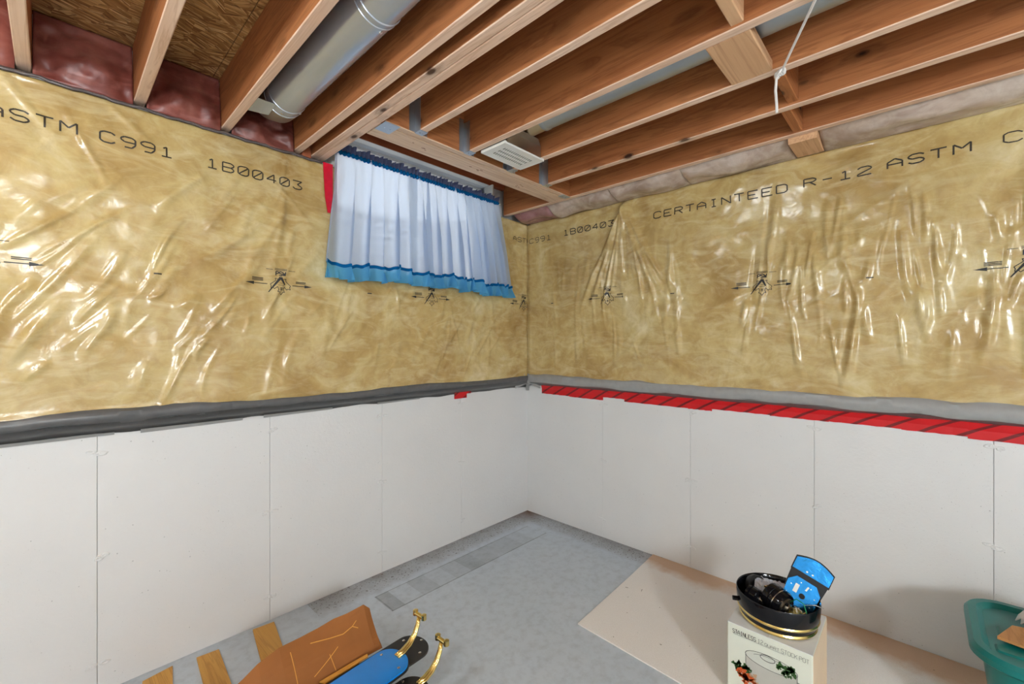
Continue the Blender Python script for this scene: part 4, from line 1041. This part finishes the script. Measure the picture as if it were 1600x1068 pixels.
lid = sharp(loft([(rrect(TX0+.010,TX1-.010,TY0+.010,TY1-.010,.10),.366),(rrect(TX0,TX1,TY0,TY1,.11),.374),(rrect(TX0,TX1,TY0,TY1,.11),.392),(rrect(TX0+.010,TX1-.010,TY0+.010,TY1-.010,.10),TZ),(rrect(TX0+.030,TX1-.030,TY0+.030,TY1-.030,.085),TZ),(rrect(TX0+.046,TX1-.046,TY0+.046,TY1-.046,.07),TZ-.014)]).build('lid', M_teal, tt), 35)
for a,b,c,d in ((-.60,-.54,-2.60,-2.52),(-.50,-.40,-2.62,-2.535),(-.60,-.54,-2.74,-2.64)):
    loft([(rrect(a,b,c,d,.012,4),TZ-.0145),(rrect(a+.006,b-.006,c+.006,d-.006,.010,4),TZ-.009)]).build('lid_rib', M_teal, lid)
bdp = [(-.560,-2.535),(-.420,-2.575),(-.42,-2.86),(-.70+.03,-2.86)]
tag(MB().prism([(-.540,-2.528),(-.425,-2.572),(-.36,-2.80),(-.60,-2.86)][::-1], TZ+.001, TZ+.011).build('wooden_board', M_board, origin=(-.5,-2.68,TZ+.001)), 'thin brown board lying on the teal tote lid', 'board')
def patt():
    t = NT('white_patterned_cloth'); v_ = t.coords(); d = t.n('TexVoronoi', ins={'Vector':v_,'Scale':32}).outputs['Distance']
    f = t.math('LESS_THAN', d, .22); c = t.mix(f, s2l((230,226,222)), s2l((60,64,66))); t.base(c); t.set(Roughness=.8); return t.m
m = MB(); n = 22
for j in range(n):
    for i in range(n):
        u, v_ = i/(n-1), j/(n-1); r_ = math.hypot(u-.5,v_-.5)*2; hh = .075*max(0,1-r_**2)**.6 + .014*mnoise.noise(Vector((u*6,v_*6,3)))*max(0,1-r_)
        m.v.append((-.44+.17*u, -2.86+.29*v_-.04*u, TZ+.0125+max(0,hh)))
for j in range(n-1):
    for i in range(n-1):
        u, v_ = (i+.5)/(n-1), (j+.5)/(n-1)
        if math.hypot(u-.5,v_-.5) < .5: a = j*n+i; m.f.append((a,a+1,a+n+1,a+n))
tag(m.build('patterned_cloth', patt(), origin=(-.36,-2.72,TZ+.012), smooth=True, solid=.003), 'white patterned cloth bundle on the brown board at the right edge', 'cloth')

# ------------------------------------------------------------------ bare key bulb left of the camera; added fill bulb and globe behind it
def globe(m, x, y, z, r_, neck):
    return m.lathe([(.014,neck)]+[(r_*math.sin(a),r_*math.cos(a)) for a in np.linspace(.25,math.pi-.02,12)], 20, Matrix.Translation((x,y,z)))
def bulb(x, y, k_, label):
    t = thing('ceiling_bulb', (x,y,ZJ), label, 'lamp', 'bare ceiling bulbs')
    sharp(MB().lathe([(.055,-.02),(.055,.0),(.03,-.035),(.022,-.075)][::-1], 24, Matrix.Translation((x,y,ZJ-.02))).build('lamp_holder', M_white, t))
    MB().box(x-.10,x+.10,y-.05,y+.05,ZJ-.022,ZJ-.001).build('mounting_board', M_block, t)
    globe(MB(), x, y, ZJ-.20, .060, .11).build('bulb', lampmat(k_), t, smooth=True)
bulb(-3.30,-1.45,LAMP_POWER[0],'bare bulb on the ceiling left of the camera')
bulb(-4.50,-4.50,LAMP_POWER[1],'added bare fill bulb on the ceiling behind the camera')  # unseen bulb added for ambient fill
fx, fy = -3.0, -4.4  # unseen lamp added as fill, mainly for the joist undersides
t = thing('added_fill_lamp', (fx,fy,0), 'added standing globe lamp for fill light, unseen behind the camera', 'lamp')
sharp(MB().lathe([(.14,.001),(.14,.012),(.03,.022)], 28, Matrix.Translation((fx,fy,0))).build('base', M_blackm, t))
MB().tube([(fx,fy,.02),(fx,fy,1.56)], .012, 12).build('pole', M_blackm, t)
globe(MB(), fx, fy, 1.75, .20, -.20).build('globe', lampmat(LAMP_POWER[2]), t, smooth=True)
